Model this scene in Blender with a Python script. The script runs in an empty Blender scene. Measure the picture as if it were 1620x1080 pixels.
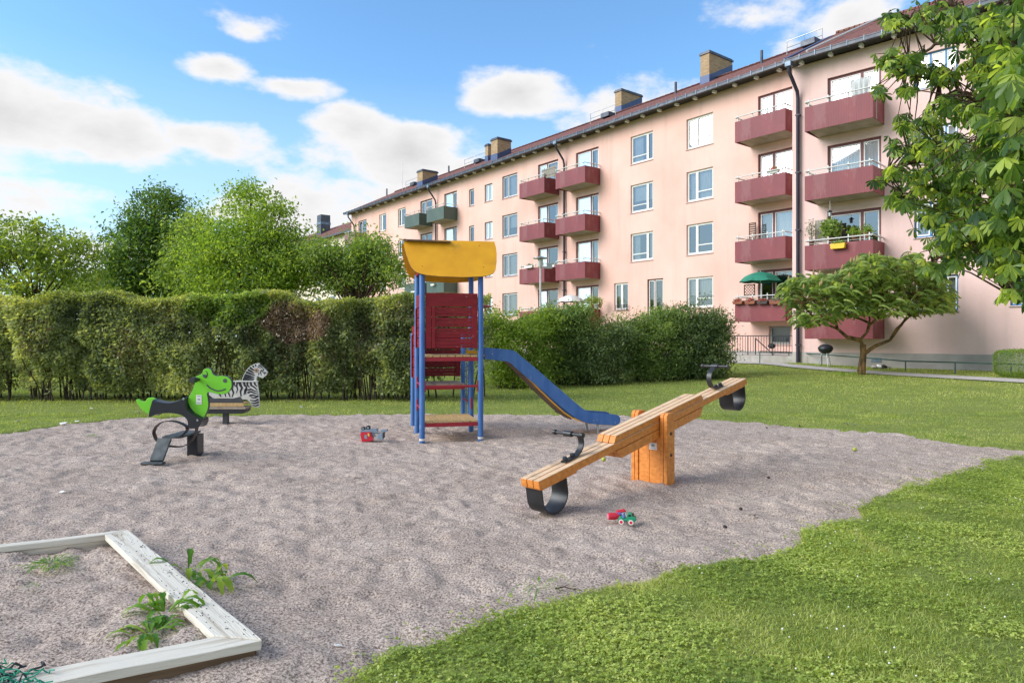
import bpy, math, random
import numpy as np
from mathutils import Vector, Matrix
R_ = math.radians
rng = np.random.default_rng(7)
random.seed(7)

# ------------------------------------------------------------------ camera, sky, sun, exposure
H = 1.55; FP = 1080.0; CX = 810.0; CY = 535.0
SC = bpy.context.scene
cam = bpy.data.cameras.new('camera'); camo = bpy.data.objects.new('camera', cam)
SC.collection.objects.link(camo); SC.camera = camo
camo.location = (0, 0, H); camo.rotation_euler = (R_(90), 0, 0)
cam.lens = 24; cam.sensor_width = 36; cam.clip_start = 0.05; cam.clip_end = 2000; cam.shift_y = -5/1620
SC.view_settings.view_transform = 'Standard'; SC.view_settings.look = 'None'
SC.view_settings.gamma = 1.0; SC.view_settings.exposure = 1.52
SUN_AZ = R_(-104)      # measured from +Y towards +X
SUN_EL = R_(31)
sd = Vector((math.sin(SUN_AZ)*math.cos(SUN_EL), math.cos(SUN_AZ)*math.cos(SUN_EL), math.sin(SUN_EL)))
sl = bpy.data.lights.new('sun', 'SUN'); sl.energy = 1.4; sl.angle = R_(40); sl.color = (1.0, 0.965, 0.92)
so = bpy.data.objects.new('sun', sl); SC.collection.objects.link(so)
so.rotation_euler = (-sd).to_track_quat('-Z', 'Y').to_euler()
so.location = (-20, 20, 30)

def make_world():
    w = bpy.data.worlds.new('World'); SC.world = w; w.use_nodes = True
    nt = w.node_tree; N = nt.nodes; L = nt.links
    bg = N['Background']; bg.inputs['Strength'].default_value = 0.15
    sky = N.new('ShaderNodeTexSky'); sky.sky_type = 'NISHITA'; sky.sun_disc = False
    sky.sun_elevation = SUN_EL; sky.sun_rotation = SUN_AZ
    sky.air_density = 1.0; sky.dust_density = 0.4; sky.ozone_density = 2.0
    tc = N.new('ShaderNodeTexCoord')
    sep = N.new('ShaderNodeSeparateXYZ'); L.new(tc.outputs['Generated'], sep.inputs[0])
    def math_(op, a, b=None, c=None):
        n = N.new('ShaderNodeMath'); n.operation = op
        for i, v in enumerate((a, b, c)):
            if v is None: continue
            if isinstance(v, (int, float)): n.inputs[i].default_value = v
            else: L.new(v, n.inputs[i])
        return n.outputs[0]
    az = math_('ARCTAN2', sep.outputs['X'], sep.outputs['Y'])
    el = math_('ARCSINE', sep.outputs['Z'])
    comb = N.new('ShaderNodeCombineXYZ'); L.new(az, comb.inputs[0]); L.new(el, comb.inputs[1])
    # the noise is sampled on the direction, flattened vertically, so that clouds are wide
    mp = N.new('ShaderNodeMapping'); L.new(tc.outputs['Generated'], mp.inputs[0]); mp.inputs['Scale'].default_value = (1, 1, 2.0)
    no = N.new('ShaderNodeTexNoise'); L.new(mp.outputs[0], no.inputs['Vector'])
    no.inputs['Scale'].default_value = 5.5; no.inputs['Detail'].default_value = 12; no.inputs['Roughness'].default_value = 0.6
    no2 = N.new('ShaderNodeTexNoise'); L.new(mp.outputs[0], no2.inputs['Vector'])
    no2.inputs['Scale'].default_value = 2.3; no2.inputs['Detail'].default_value = 5
    def ae(x, y):
        a = math.atan((x-CX)/FP); return a, math.atan((CY-y)/FP*math.cos(a))
    blobs = [(20,190,260,110,1),(160,215,200,75,1),(300,215,100,50,.85),(395,50,85,42,.85),(350,105,90,36,.9),(450,135,85,26,.85),
             (820,146,115,46,.95),(560,205,75,45,.75),(650,245,150,60,.85),(740,260,110,50,.6),(110,310,190,46,.75),(1345,35,110,55,.75),
             (1245,75,55,42,.6),(1240,30,120,60,.3),(480,330,300,60,.55),(-200,120,240,110,1),(980,160,80,45,.2),(1900,150,400,120,.9),(1000,-250,330,100,.8),(120,-200,380,120,.8),
             (300,400,500,40,.35),(-500,250,300,90,.9),(2300,0,300,150,.9)]
    acc = None
    extra = [(math.pi*.98, .5, .9, .45, 1.0), (-math.pi*.98, .5, .9, .45, 1.0), (2.1, .45, .6, .4, .9), (-2.2, .4, .5, .3, .9), (0.2, 1.3, 3.2, .35, .55)]  # unseen clouds behind and above the camera, added as white fill light
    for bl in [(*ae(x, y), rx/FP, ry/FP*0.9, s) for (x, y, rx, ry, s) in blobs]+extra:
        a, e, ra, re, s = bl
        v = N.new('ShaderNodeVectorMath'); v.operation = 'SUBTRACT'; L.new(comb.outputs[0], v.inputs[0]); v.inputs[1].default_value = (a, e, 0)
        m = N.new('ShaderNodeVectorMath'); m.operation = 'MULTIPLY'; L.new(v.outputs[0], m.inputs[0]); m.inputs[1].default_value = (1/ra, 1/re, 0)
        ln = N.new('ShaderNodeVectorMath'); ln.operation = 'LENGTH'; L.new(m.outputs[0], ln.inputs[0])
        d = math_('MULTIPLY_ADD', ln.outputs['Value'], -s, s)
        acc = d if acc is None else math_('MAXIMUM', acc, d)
    n1 = math_('MULTIPLY_ADD', no.outputs['Fac'], 2.1, -1.03)
    n2 = math_('MULTIPLY_ADD', no2.outputs['Fac'], 0.8, -0.4)
    dens = math_('ADD', math_('ADD', acc, n1), n2)
    mr = N.new('ShaderNodeMapRange'); mr.interpolation_type = 'SMOOTHSTEP'; L.new(dens, mr.inputs['Value'])
    mr.inputs['From Min'].default_value = 0.09; mr.inputs['From Max'].default_value = 0.46
    # veil that thickens towards the horizon
    veil = N.new('ShaderNodeMapRange'); L.new(el, veil.inputs['Value'])
    veil.inputs['From Min'].default_value = 0.0; veil.inputs['From Max'].default_value = 0.36
    veil.inputs['To Min'].default_value = 0.8; veil.inputs['To Max'].default_value = 0.0
    hs = N.new('ShaderNodeHueSaturation'); L.new(sky.outputs[0], hs.inputs['Color'])
    hs.inputs['Saturation'].default_value = 1.0; hs.inputs['Value'].default_value = 1.0
    ti = N.new('ShaderNodeMix'); ti.data_type = 'RGBA'; ti.blend_type = 'MULTIPLY'; ti.inputs['Factor'].default_value = 1
    L.new(hs.outputs[0], ti.inputs['A']); ti.inputs['B'].default_value = (0.43, 0.575, 0.645, 1)
    mv = N.new('ShaderNodeMix'); mv.data_type = 'RGBA'; L.new(veil.outputs[0], mv.inputs['Factor'])
    L.new(ti.outputs['Result'], mv.inputs['A']); mv.inputs['B'].default_value = (1.75, 2.08, 2.3, 1)
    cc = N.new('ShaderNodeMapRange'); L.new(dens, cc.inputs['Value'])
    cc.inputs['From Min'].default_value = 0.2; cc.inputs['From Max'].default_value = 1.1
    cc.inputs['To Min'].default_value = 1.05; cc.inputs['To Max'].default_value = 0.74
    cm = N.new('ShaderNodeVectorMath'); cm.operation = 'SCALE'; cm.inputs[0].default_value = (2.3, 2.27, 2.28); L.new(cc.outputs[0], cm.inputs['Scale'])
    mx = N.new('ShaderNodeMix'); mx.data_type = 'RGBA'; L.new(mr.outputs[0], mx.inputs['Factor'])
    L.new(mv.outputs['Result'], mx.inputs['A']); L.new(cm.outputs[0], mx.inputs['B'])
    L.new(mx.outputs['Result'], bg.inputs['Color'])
make_world()

# ------------------------------------------------------------------ helpers
def tag(o, label=None, cat=None, group=None, kind=None):
    if label: o['label'] = label
    if cat: o['category'] = cat
    if group: o['group'] = group
    if kind: o['kind'] = kind
    return o
def empty(name, loc, rz=0, label=None, cat=None, group=None):
    o = bpy.data.objects.new(name, None); SC.collection.objects.link(o)
    o.location = loc; o.rotation_euler = (0, 0, rz); o.empty_display_size = 0.2
    return tag(o, label, cat, group)
def kids(o): return [c for c in bpy.data.objects if c.parent == o]
def copy_tree(o, parent=None):
    c = o.copy(); SC.collection.objects.link(c)
    if parent is not None: c.parent = parent
    for ch in kids(o): copy_tree(ch, c)
    return c
def terr(x, y):
    q = np.asarray(x)*0.717 + np.asarray(y)*0.697
    g = np.clip((q-14)/14.6, 0, 1)
    x = np.asarray(x); y = np.asarray(y)
    return 0.42*g*g*(3-2*g) + np.clip(q-28.6, 0, 8)*0.03 + 0.13*np.exp(-((x-11.0)**2+(y-27.6)**2)/5.0)
def tz(x, y): return float(terr(x, y))
def gnd(px, py):
    rx = (px-CX)/FP; ry = -(py-CY)/FP
    lo = 1.0
    Z = 1.0
    while Z < 120:
        if H + ry*Z < tz(rx*Z, Z): break
        Z += 0.02
    return Vector((rx*Z, Z, tz(rx*Z, Z)))
def P3(px, py, Z): return Vector(((px-CX)/FP*Z, Z, H-(py-CY)/FP*Z))

class MB:
    def __init__(s): s.v = []; s.f = []; s.m = []; s.mi = 0
    def add(s, vs, fs):
        b = len(s.v); s.v += [tuple(v) for v in vs]
        for f in fs: s.f.append(tuple(b+i for i in f)); s.m.append(s.mi)
        return s
    def box(s, c, d, M=None):
        x, y, z = d[0]/2, d[1]/2, d[2]/2
        vs = [Vector((sx*x, sy*y, sz*z)) for sx in (-1, 1) for sy in (-1, 1) for sz in (-1, 1)]
        if M is not None: vs = [M @ v for v in vs]
        c = Vector(c); vs = [v+c for v in vs]
        return s.add(vs, [(0,1,3,2),(4,6,7,5),(0,4,5,1),(2,3,7,6),(0,2,6,4),(1,5,7,3)])
    def bar(s, p, q, w, h, up=(0,0,1)):
        p = Vector(p); q = Vector(q); d = (q-p); L = d.length; d = d/L
        u = Vector(up); sd_ = d.cross(u)
        if sd_.length < 1e-4: sd_ = d.cross(Vector((1,0,0)))
        sd_.normalize(); u = sd_.cross(d)
        vs = []
        for t in (p, q):
            for a, b in ((-1,-1),(1,-1),(1,1),(-1,1)): vs.append(t+sd_*(a*w/2)+u*(b*h/2))
        return s.add(vs, [(0,3,2,1),(4,5,6,7),(0,1,5,4),(1,2,6,5),(2,3,7,6),(3,0,4,7)])
    def tube(s, pts, r, n=10, cap=True):
        pts = [Vector(p) for p in pts]; k = len(pts)
        rs = r if isinstance(r, (list, tuple)) else [r]*k
        b = len(s.v); fr = None; vs = []
        for i, p in enumerate(pts):
            d = (pts[min(i+1, k-1)]-pts[max(i-1, 0)]).normalized()
            if fr is None:
                a = Vector((0,0,1)) if abs(d.z) < .9 else Vector((1,0,0))
                fr = d.cross(a).normalized()
            else:
                fr = (fr - d*fr.dot(d)).normalized()
            g = d.cross(fr)
            for j in range(n):
                t = 2*math.pi*j/n; vs.append(p+(fr*math.cos(t)+g*math.sin(t))*rs[i])
        fs = [(i*n+j, i*n+(j+1) % n, (i+1)*n+(j+1) % n, (i+1)*n+j) for i in range(k-1) for j in range(n)]
        if cap: fs += [tuple(range(n-1, -1, -1)), tuple((k-1)*n+j for j in range(n))]
        return s.add(vs, fs)
    def lathe(s, prof, c=(0,0,0), n=20, M=None):
        c = Vector(c); vs = []; k = len(prof)
        for r, z in prof:
            for j in range(n):
                t = 2*math.pi*j/n; v = Vector((r*math.cos(t), r*math.sin(t), z))
                if M is not None: v = M @ v
                vs.append(v+c)
        fs = [(i*n+j, i*n+(j+1) % n, (i+1)*n+(j+1) % n, (i+1)*n+j) for i in range(k-1) for j in range(n)]
        fs += [tuple(range(n-1, -1, -1)), tuple((k-1)*n+j for j in range(n))]
        return s.add(vs, fs)
    def prism(s, poly, fn, t0, t1):
        """poly 2D; fn(u, v, t) -> 3D"""
        n = len(poly)
        vs = [fn(u, v, t0) for u, v in poly]+[fn(u, v, t1) for u, v in poly]
        return s.add(vs, [tuple(range(n-1, -1, -1)), tuple(range(n, 2*n))]+[(i, (i+1) % n, n+(i+1) % n, n+i) for i in range(n)])
    def ribbon(s, pts, side, w, t):
        """flat strip along pts; side = width direction, thickness t"""
        pts = [Vector(p) for p in pts]; side = Vector(side).normalized(); vs = []; k = len(pts)
        for i, p in enumerate(pts):
            d = (pts[min(i+1, k-1)]-pts[max(i-1, 0)]).normalized(); nn = side.cross(d).normalized()
            for a, b in ((-1,-1),(1,-1),(1,1),(-1,1)): vs.append(p+side*(a*w/2)+nn*(b*t/2))
        fs = [(i*4+j, i*4+(j+1) % 4, (i+1)*4+(j+1) % 4, (i+1)*4+j) for i in range(k-1) for j in range(4)]
        fs += [(3,2,1,0), tuple((k-1)*4+j for j in range(4))]
        return s.add(vs, fs)
    def build(s, name, mats, parent=None, org=None, smooth=False, bevel=0, seg=2, loc=None):
        me = bpy.data.meshes.new(name)
        vs = s.v
        if org is not None: o_ = Vector(org); vs = [tuple(Vector(v)-o_) for v in vs]
        me.from_pydata(vs, [], s.f)
        if not isinstance(mats, (list, tuple)): mats = [mats]
        for m in mats: me.materials.append(m)
        if len(mats) > 1: me.polygons.foreach_set('material_index', s.m)
        import bmesh
        bm = bmesh.new(); bm.from_mesh(me); bmesh.ops.recalc_face_normals(bm, faces=bm.faces); bm.to_mesh(me); bm.free()
        if smooth:
            me.shade_smooth()
            try: me.set_sharp_from_angle(angle=R_(40))
            except Exception: pass
        o = bpy.data.objects.new(name, me); SC.collection.objects.link(o)
        if parent is not None: o.parent = parent
        if loc is not None: o.location = loc
        if bevel:
            b = o.modifiers.new('bevel', 'BEVEL'); b.width = bevel; b.segments = seg; b.limit_method = 'ANGLE'; b.angle_limit = R_(35)
        return o

def np_mesh(name, verts, faces_n, mat, parent=None, org=None, attr=None, smooth=False):
    """faces_n: list of (array of shape (k, n)) face index arrays"""
    me = bpy.data.meshes.new(name)
    verts = np.asarray(verts, dtype=np.float32)
    if org is not None: verts = verts-np.array(org, dtype=np.float32)
    me.vertices.add(len(verts)); me.vertices.foreach_set('co', verts.ravel())
    loops = np.concatenate([f.ravel() for f in faces_n]).astype(np.int32)
    sizes = np.concatenate([np.full(len(f), f.shape[1]) for f in faces_n])
    starts = np.concatenate([[0], np.cumsum(sizes)[:-1]]).astype(np.int32)
    me.loops.add(len(loops)); me.loops.foreach_set('vertex_index', loops)
    me.polygons.add(len(sizes)); me.polygons.foreach_set('loop_start', starts)
    me.materials.append(mat)
    me.update(calc_edges=True)
    if attr is not None:
        a = me.attributes.new('rnd', 'FLOAT', 'POINT'); a.data.foreach_set('value', np.asarray(attr, dtype=np.float32))
    if smooth: me.shade_smooth()
    o = bpy.data.objects.new(name, me); SC.collection.objects.link(o)
    if parent is not None: o.parent = parent
    return o

_lat = {}
def vnoise(x, y, sc, seed=0):
    """2-D value noise in numpy, ~[-1, 1]"""
    if seed not in _lat: _lat[seed] = np.random.default_rng(seed+100).uniform(-1, 1, (256, 256))
    T = _lat[seed]; X = np.asarray(x)/sc+1000; Y = np.asarray(y)/sc+1000
    i = np.floor(X).astype(int); j = np.floor(Y).astype(int); u = X-i; v = Y-j
    u = u*u*(3-2*u); v = v*v*(3-2*v); g = lambda a, b: T[a % 256, b % 256]
    return (g(i,j)*(1-u)+g(i+1,j)*u)*(1-v)+(g(i,j+1)*(1-u)+g(i+1,j+1)*u)*v

# ------------------------------------------------------------------ materials
def mat(name, col, rough=0.6, var=0.0, vscale=8.0, bump=0.0, bscale=60.0, col2=None, spec=0.4, metal=0.0, detail=6, stretch=None, obj=True, contrast=(0.35,0.65), coat=0):
    m = bpy.data.materials.new(name); m.use_nodes = True; nt = m.node_tree; N = nt.nodes; L = nt.links
    p = N['Principled BSDF']; p.inputs['Roughness'].default_value = rough; p.inputs['Metallic'].default_value = metal
    p.inputs['Specular IOR Level'].default_value = spec
    if coat: p.inputs['Coat Weight'].default_value = coat
    tc = N.new('ShaderNodeTexCoord'); src = tc.outputs['Object']
    if stretch:
        mp = N.new('ShaderNodeMapping'); L.new(src, mp.inputs[0]); mp.inputs['Scale'].default_value = stretch; src = mp.outputs[0]
    c2 = col2 if col2 else tuple(c*(1-var) for c in col)
    no = N.new('ShaderNodeTexNoise'); L.new(src, no.inputs['Vector']); no.inputs['Scale'].default_value = vscale; no.inputs['Detail'].default_value = detail
    r = N.new('ShaderNodeValToRGB'); L.new(no.outputs['Fac'], r.inputs[0])
    r.color_ramp.elements[0].position = contrast[0]; r.color_ramp.elements[1].position = contrast[1]
    r.color_ramp.elements[0].color = (*c2, 1); r.color_ramp.elements[1].color = (*col, 1)
    L.new(r.outputs[0], p.inputs['Base Color'])
    if bump:
        b = N.new('ShaderNodeBump'); n2 = N.new('ShaderNodeTexNoise'); L.new(src, n2.inputs['Vector'])
        n2.inputs['Scale'].default_value = bscale; n2.inputs['Detail'].default_value = 5
        L.new(n2.outputs['Fac'], b.inputs['Height']); b.inputs['Strength'].default_value = bump; b.inputs['Distance'].default_value = 0.02
        L.new(b.outputs[0], p.inputs['Normal'])
    return m

def leaf_mat(name, cols, trans=0.45, rough=0.45, spec=0.3, patch=None):
    """leaves: colour by the leaf's own random value (attribute rnd), with light passing through"""
    m = bpy.data.materials.new(name); m.use_nodes = True; nt = m.node_tree; N = nt.nodes; L = nt.links
    p = N['Principled BSDF']; out = N['Material Output']; p.inputs['Roughness'].default_value = rough; p.inputs['Specular IOR Level'].default_value = spec
    at = N.new('ShaderNodeAttribute'); at.attribute_name = 'rnd'
    r = N.new('ShaderNodeValToRGB'); L.new(at.outputs['Fac'], r.inputs[0]); e = r.color_ramp.elements
    while len(e) < len(cols): e.new(0.5)
    for i, c in enumerate(cols): e[i].position = i/(len(cols)-1); e[i].color = (*c, 1)
    L.new(r.outputs[0], p.inputs['Base Color'])
    t = N.new('ShaderNodeBsdfTranslucent')
    g = N.new('ShaderNodeMix'); g.data_type = 'RGBA'; g.blend_type = 'MULTIPLY'; g.inputs['Factor'].default_value = 1
    L.new(r.outputs[0], g.inputs['A']); g.inputs['B'].default_value = (1.9, 1.75, 0.6, 1)
    L.new(g.outputs['Result'], t.inputs[0])
    mx = N.new('ShaderNodeMixShader'); mx.inputs[0].default_value = trans
    L.new(p.outputs[0], mx.inputs[1]); L.new(t.outputs[0], mx.inputs[2]); L.new(mx.outputs[0], out.inputs[0])
    return m

def glass_mat(name, refl=0.3, tint=(0.75,0.8,0.8)):
    m = bpy.data.materials.new(name); m.use_nodes = True; nt = m.node_tree; N = nt.nodes; L = nt.links
    out = N['Material Output']; N.remove(N['Principled BSDF'])
    t = N.new('ShaderNodeBsdfTransparent'); t.inputs[0].default_value = (*tint, 1)
    g = N.new('ShaderNodeBsdfGlossy'); g.inputs['Roughness'].default_value = 0.02; g.inputs['Color'].default_value = (0.95,0.97,1,1)
    fr = N.new('ShaderNodeFresnel'); fr.inputs[0].default_value = 1.6
    ad = N.new('ShaderNodeMath'); ad.operation = 'ADD'; ad.use_clamp = True; L.new(fr.outputs[0], ad.inputs[0]); ad.inputs[1].default_value = refl
    mx = N.new('ShaderNodeMixShader'); L.new(ad.outputs[0], mx.inputs[0]); L.new(t.outputs[0], mx.inputs[1]); L.new(g.outputs[0], mx.inputs[2])
    L.new(mx.outputs[0], out.inputs[0])
    return m

M = {}
M['plaster'] = mat('pink_plaster', (0.82,0.54,0.462), 0.9, vscale=0.45, col2=(0.74,0.455,0.38), contrast=(.3,.7), bump=0.25, bscale=45, spec=0.1, detail=10)
M['plaster_r'] = mat('rose_plaster', (0.82,0.59,0.545), 0.9, vscale=0.5, col2=(0.74,0.51,0.465), contrast=(.3,.7), bump=0.5, bscale=28, spec=0.1, detail=10)
M['cream'] = mat('cream_plaster', (0.78,0.68,0.54), 0.9, var=0.08, vscale=0.8, bump=0.2, spec=0.1)
M['plinth'] = mat('grey_plinth_render', (0.46,0.42,0.39), 0.9, vscale=1.6, col2=(0.36,0.33,0.31), bump=0.4, bscale=30, spec=0.1, detail=10)
def overlay(m, col, scale, lo, hi, stretch, amount):
    """lay a second colour over the base where a noise is high: stains, streaks, chipped paint"""
    nt = m.node_tree; N = nt.nodes; L = nt.links; p = N['Principled BSDF']; old = p.inputs['Base Color'].links[0].from_socket
    tc = N.new('ShaderNodeTexCoord'); mp = N.new('ShaderNodeMapping'); L.new(tc.outputs['Object'], mp.inputs[0]); mp.inputs['Scale'].default_value = stretch; mp.inputs['Location'].default_value = (3.1, 1.7, 0.4)
    n = N.new('ShaderNodeTexNoise'); L.new(mp.outputs[0], n.inputs['Vector']); n.inputs['Scale'].default_value = scale; n.inputs['Detail'].default_value = 8; n.inputs['Roughness'].default_value = .6
    r = N.new('ShaderNodeMapRange'); L.new(n.outputs['Fac'], r.inputs['Value']); r.inputs['From Min'].default_value = lo; r.inputs['From Max'].default_value = hi; r.inputs['To Max'].default_value = amount
    x = N.new('ShaderNodeMix'); x.data_type = 'RGBA'; L.new(r.outputs[0], x.inputs['Factor']); L.new(old, x.inputs['A']); x.inputs['B'].default_value = (*col, 1); L.new(x.outputs['Result'], p.inputs['Base Color'])
overlay(M['plaster'], (0.50,0.34,0.29), 1.6, .52, .75, (1.3,1.3,.10), .38); overlay(M['plaster'], (0.88,0.63,0.56), .25, .5, .7, (1,1,1), .4)
overlay(M['plaster_r'], (0.55,0.40,0.36), 1.6, .52, .75, (1.3,1.3,.10), .35); overlay(M['plaster_r'], (0.6,0.42,0.38), 7, .62, .7, (1,1,1), .25)
M['concrete'] = mat('concrete', (0.45,0.42,0.38), 0.9, vscale=3, col2=(0.34,0.31,0.27), bump=0.3, spec=0.1)
M['soffit'] = mat('balcony_concrete', (0.5,0.44,0.37), 0.9, vscale=2, col2=(0.36,0.3,0.24), bump=0.2, spec=0.1)
M['path'] = mat('path_gravel', (0.52,0.49,0.45), 0.95, vscale=9, col2=(0.4,0.37,0.34), bump=0.3, spec=0.1)
def panel_mat(name, col, col2):
    m = mat(name, col, 0.5, vscale=2.2, col2=col2, spec=0.4, stretch=(1,1,0.35), detail=10)
    nt = m.node_tree; N = nt.nodes; L = nt.links; p = N['Principled BSDF']
    tc = N.new('ShaderNodeTexCoord'); w = N.new('ShaderNodeTexWave'); w.wave_type = 'BANDS'; w.bands_direction = 'X'
    sx = N.new('ShaderNodeSeparateXYZ'); L.new(tc.outputs['Object'], sx.inputs[0])
    ad = N.new('ShaderNodeMath'); L.new(sx.outputs[0], ad.inputs[0]); L.new(sx.outputs[1], ad.inputs[1])
    cb = N.new('ShaderNodeCombineXYZ'); L.new(ad.outputs[0], cb.inputs[0]); L.new(cb.outputs[0], w.inputs['Vector'])
    w.inputs['Scale'].default_value = 3.4
    r = N.new('ShaderNodeValToRGB'); L.new(w.outputs['Fac'], r.inputs[0]); r.color_ramp.elements[0].position = 0.0; r.color_ramp.elements[1].position = 0.14
    b = N.new('ShaderNodeBump'); L.new(r.outputs[0], b.inputs['Height']); b.inputs['Strength'].default_value = 0.45; b.inputs['Distance'].default_value = 0.006
    L.new(b.outputs[0], p.inputs['Normal']); return m
M['burgundy'] = panel_mat('burgundy_sheet', (0.225,0.045,0.052), (0.18,0.036,0.042))
M['green_panel'] = panel_mat('grey_green_sheet', (0.075,0.115,0.095), (0.06,0.09,0.075))
M['brown_panel'] = panel_mat('brown_red_sheet', (0.26,0.14,0.12), (0.2,0.11,0.1))
M['rail'] = mat('white_steel', (0.62,0.62,0.6), 0.45, var=0.1, spec=0.4)
M['white'] = mat('white_paint', (0.78,0.77,0.74), 0.5, var=0.06)
M['blueframe'] = mat('blue_window_paint', (0.045,0.12,0.24), 0.45, var=0.15)
M['blueframe_r'] = mat('bright_blue_window_paint', (0.04,0.2,0.45), 0.45, var=0.15)
M['redframe'] = mat('dark_red_window_paint', (0.16,0.03,0.035), 0.45, var=0.15)
M['brownframe'] = mat('brown_window_paint', (0.1,0.06,0.045), 0.5, var=0.15)
M['sill'] = mat('grey_sheet_sill', (0.28,0.25,0.24), 0.5, var=0.2)
M['room'] = mat('room_shade', (0.06,0.055,0.05), 0.9)  # dark colour stands in for the shade inside the rooms
M['curtain'] = mat('white_curtain', (0.60,0.61,0.60), 0.9, var=0.4, vscale=6, stretch=(6,6,0.3))
M['glass'] = glass_mat('window_glass', 0.16, (0.72,0.77,0.78))
M['glass2'] = glass_mat('clear_window_glass', 0.2)
M['gutter'] = mat('dark_blue_gutter_metal', (0.045,0.055,0.08), 0.4, vscale=3, col2=(0.1,0.11,0.13), metal=0.2)
M['pipe'] = mat('dark_violet_downpipe', (0.035,0.03,0.05), 0.4, var=0.2)
M['zinc'] = mat('weathered_zinc', (0.2,0.26,0.33), 0.45, var=0.35, vscale=6, metal=0.4)
M['flash'] = mat('blue_flashing', (0.07,0.1,0.2), 0.45, var=0.2, vscale=6, metal=0.2)
M['brick'] = None
M['darkmetal'] = mat('dark_metal', (0.03,0.033,0.035), 0.45, var=0.2, metal=0.3)
M['galv'] = mat('galvanised_steel', (0.42,0.43,0.44), 0.4, var=0.25, vscale=10, metal=0.7)
def brick():
    m = bpy.data.materials.new('yellow_brick'); m.use_nodes = True; nt = m.node_tree; N = nt.nodes; L = nt.links; p = N['Principled BSDF']
    p.inputs['Roughness'].default_value = 0.9
    tc = N.new('ShaderNodeTexCoord'); s = N.new('ShaderNodeSeparateXYZ'); L.new(tc.outputs['Object'], s.inputs[0])
    a = N.new('ShaderNodeMath'); L.new(s.outputs[0], a.inputs[0]); L.new(s.outputs[1], a.inputs[1])
    c = N.new('ShaderNodeCombineXYZ'); L.new(a.outputs[0], c.inputs[0]); L.new(s.outputs[2], c.inputs[1])
    b = N.new('ShaderNodeTexBrick'); L.new(c.outputs[0], b.inputs['Vector'])
    b.inputs['Color1'].default_value = (0.5,0.34,0.17,1); b.inputs['Color2'].default_value = (0.36,0.23,0.11,1); b.inputs['Mortar'].default_value = (0.3,0.25,0.2,1)
    b.inputs['Scale'].default_value = 1; b.inputs['Brick Width'].default_value = 0.27; b.inputs['Row Height'].default_value = 0.1; b.inputs['Mortar Size'].default_value = 0.012
    L.new(b.outputs['Color'], p.inputs['Base Color']); return m
M['brick'] = brick()
def roof_mat():
    m = bpy.data.materials.new('red_roof_tiles'); m.use_nodes = True; nt = m.node_tree; N = nt.nodes; L = nt.links; p = N['Principled BSDF']
    p.inputs['Roughness'].default_value = 0.85; p.inputs['Specular IOR Level'].default_value = 0.2
    tc = N.new('ShaderNodeTexCoord'); s = N.new('ShaderNodeSeparateXYZ'); L.new(tc.outputs['Object'], s.inputs[0])
    c = N.new('ShaderNodeCombineXYZ'); L.new(s.outputs[0], c.inputs[0]); L.new(s.outputs[1], c.inputs[1])
    b = N.new('ShaderNodeTexBrick'); L.new(c.outputs[0], b.inputs['Vector']); b.offset = 0.0
    b.inputs['Color1'].default_value = (0.34,0.155,0.125,1); b.inputs['Color2'].default_value = (0.26,0.115,0.095,1); b.inputs['Mortar'].default_value = (0.1,0.04,0.035,1)
    b.inputs['Scale'].default_value = 1; b.inputs['Brick Width'].default_value = 0.23; b.inputs['Row Height'].default_value = 0.31; b.inputs['Mortar Size'].default_value = 0.028; b.inputs['Mortar Smooth'].default_value = 0.8
    no = N.new('ShaderNodeTexNoise'); L.new(tc.outputs['Object'], no.inputs['Vector']); no.inputs['Scale'].default_value = 1.2; no.inputs['Detail'].default_value = 6
    mx = N.new('ShaderNodeMix'); mx.data_type = 'RGBA'; mx.blend_type = 'MULTIPLY'; mx.inputs['Factor'].default_value = 0.5
    L.new(b.outputs['Color'], mx.inputs['A']); L.new(no.outputs['Color'], mx.inputs['B'])
    mx2 = N.new('ShaderNodeMix'); mx2.data_type = 'RGBA'; mx2.inputs['Factor'].default_value = 0.5; L.new(b.outputs['Color'], mx2.inputs['A']); L.new(mx.outputs['Result'], mx2.inputs['B'])
    L.new(mx2.outputs['Result'], p.inputs['Base Color'])
    bp = N.new('ShaderNodeBump'); L.new(b.outputs['Fac'], bp.inputs['Height']); bp.invert = True; bp.inputs['Strength'].default_value = 1; bp.inputs['Distance'].default_value = 0.05
    L.new(bp.outputs[0], p.inputs['Normal']); return m
M['roof'] = roof_mat()
# playground paints
M['blue'] = mat('worn_blue_paint', (0.048,0.13,0.36), 0.5, vscale=9, col2=(0.075,0.18,0.42), spec=0.3, bump=0.15, bscale=40, stretch=(1,1,0.25), detail=10)
M['yellow'] = mat('yellow_plywood', (0.86,0.42,0.02), 0.5, vscale=5, col2=(0.78,0.36,0.018), spec=0.3, detail=10, bump=0.05)
M['plyedge'] = mat('plywood_edge', (0.22,0.17,0.11), 0.8, var=0.4, vscale=30)
M['red'] = mat('worn_red_paint', (0.25,0.018,0.026), 0.55, vscale=12, col2=(0.19,0.014,0.02), spec=0.25, bump=0.2, bscale=50, stretch=(0.3,1,1), detail=10)
M['redtube'] = mat('red_steel', (0.36,0.02,0.035), 0.4, var=0.2, vscale=20)
M['plank'] = mat('worn_wood_planks', (0.60,0.42,0.19), 0.75, vscale=7, col2=(0.46,0.30,0.14), bump=0.3, bscale=40, spec=0.2, stretch=(6,1,1), detail=10)
M['plankgrey'] = mat('grey_worn_wood', (0.42,0.36,0.29), 0.85, vscale=7, col2=(0.3,0.24,0.19), bump=0.3, spec=0.1, stretch=(1,6,1), detail=10)
M['orange'] = mat('orange_stained_wood', (0.72,0.27,0.055), 0.5, vscale=5, col2=(0.56,0.18,0.03), spec=0.35, bump=0.15, bscale=30, stretch=(0.5,6,6), detail=10)
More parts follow.
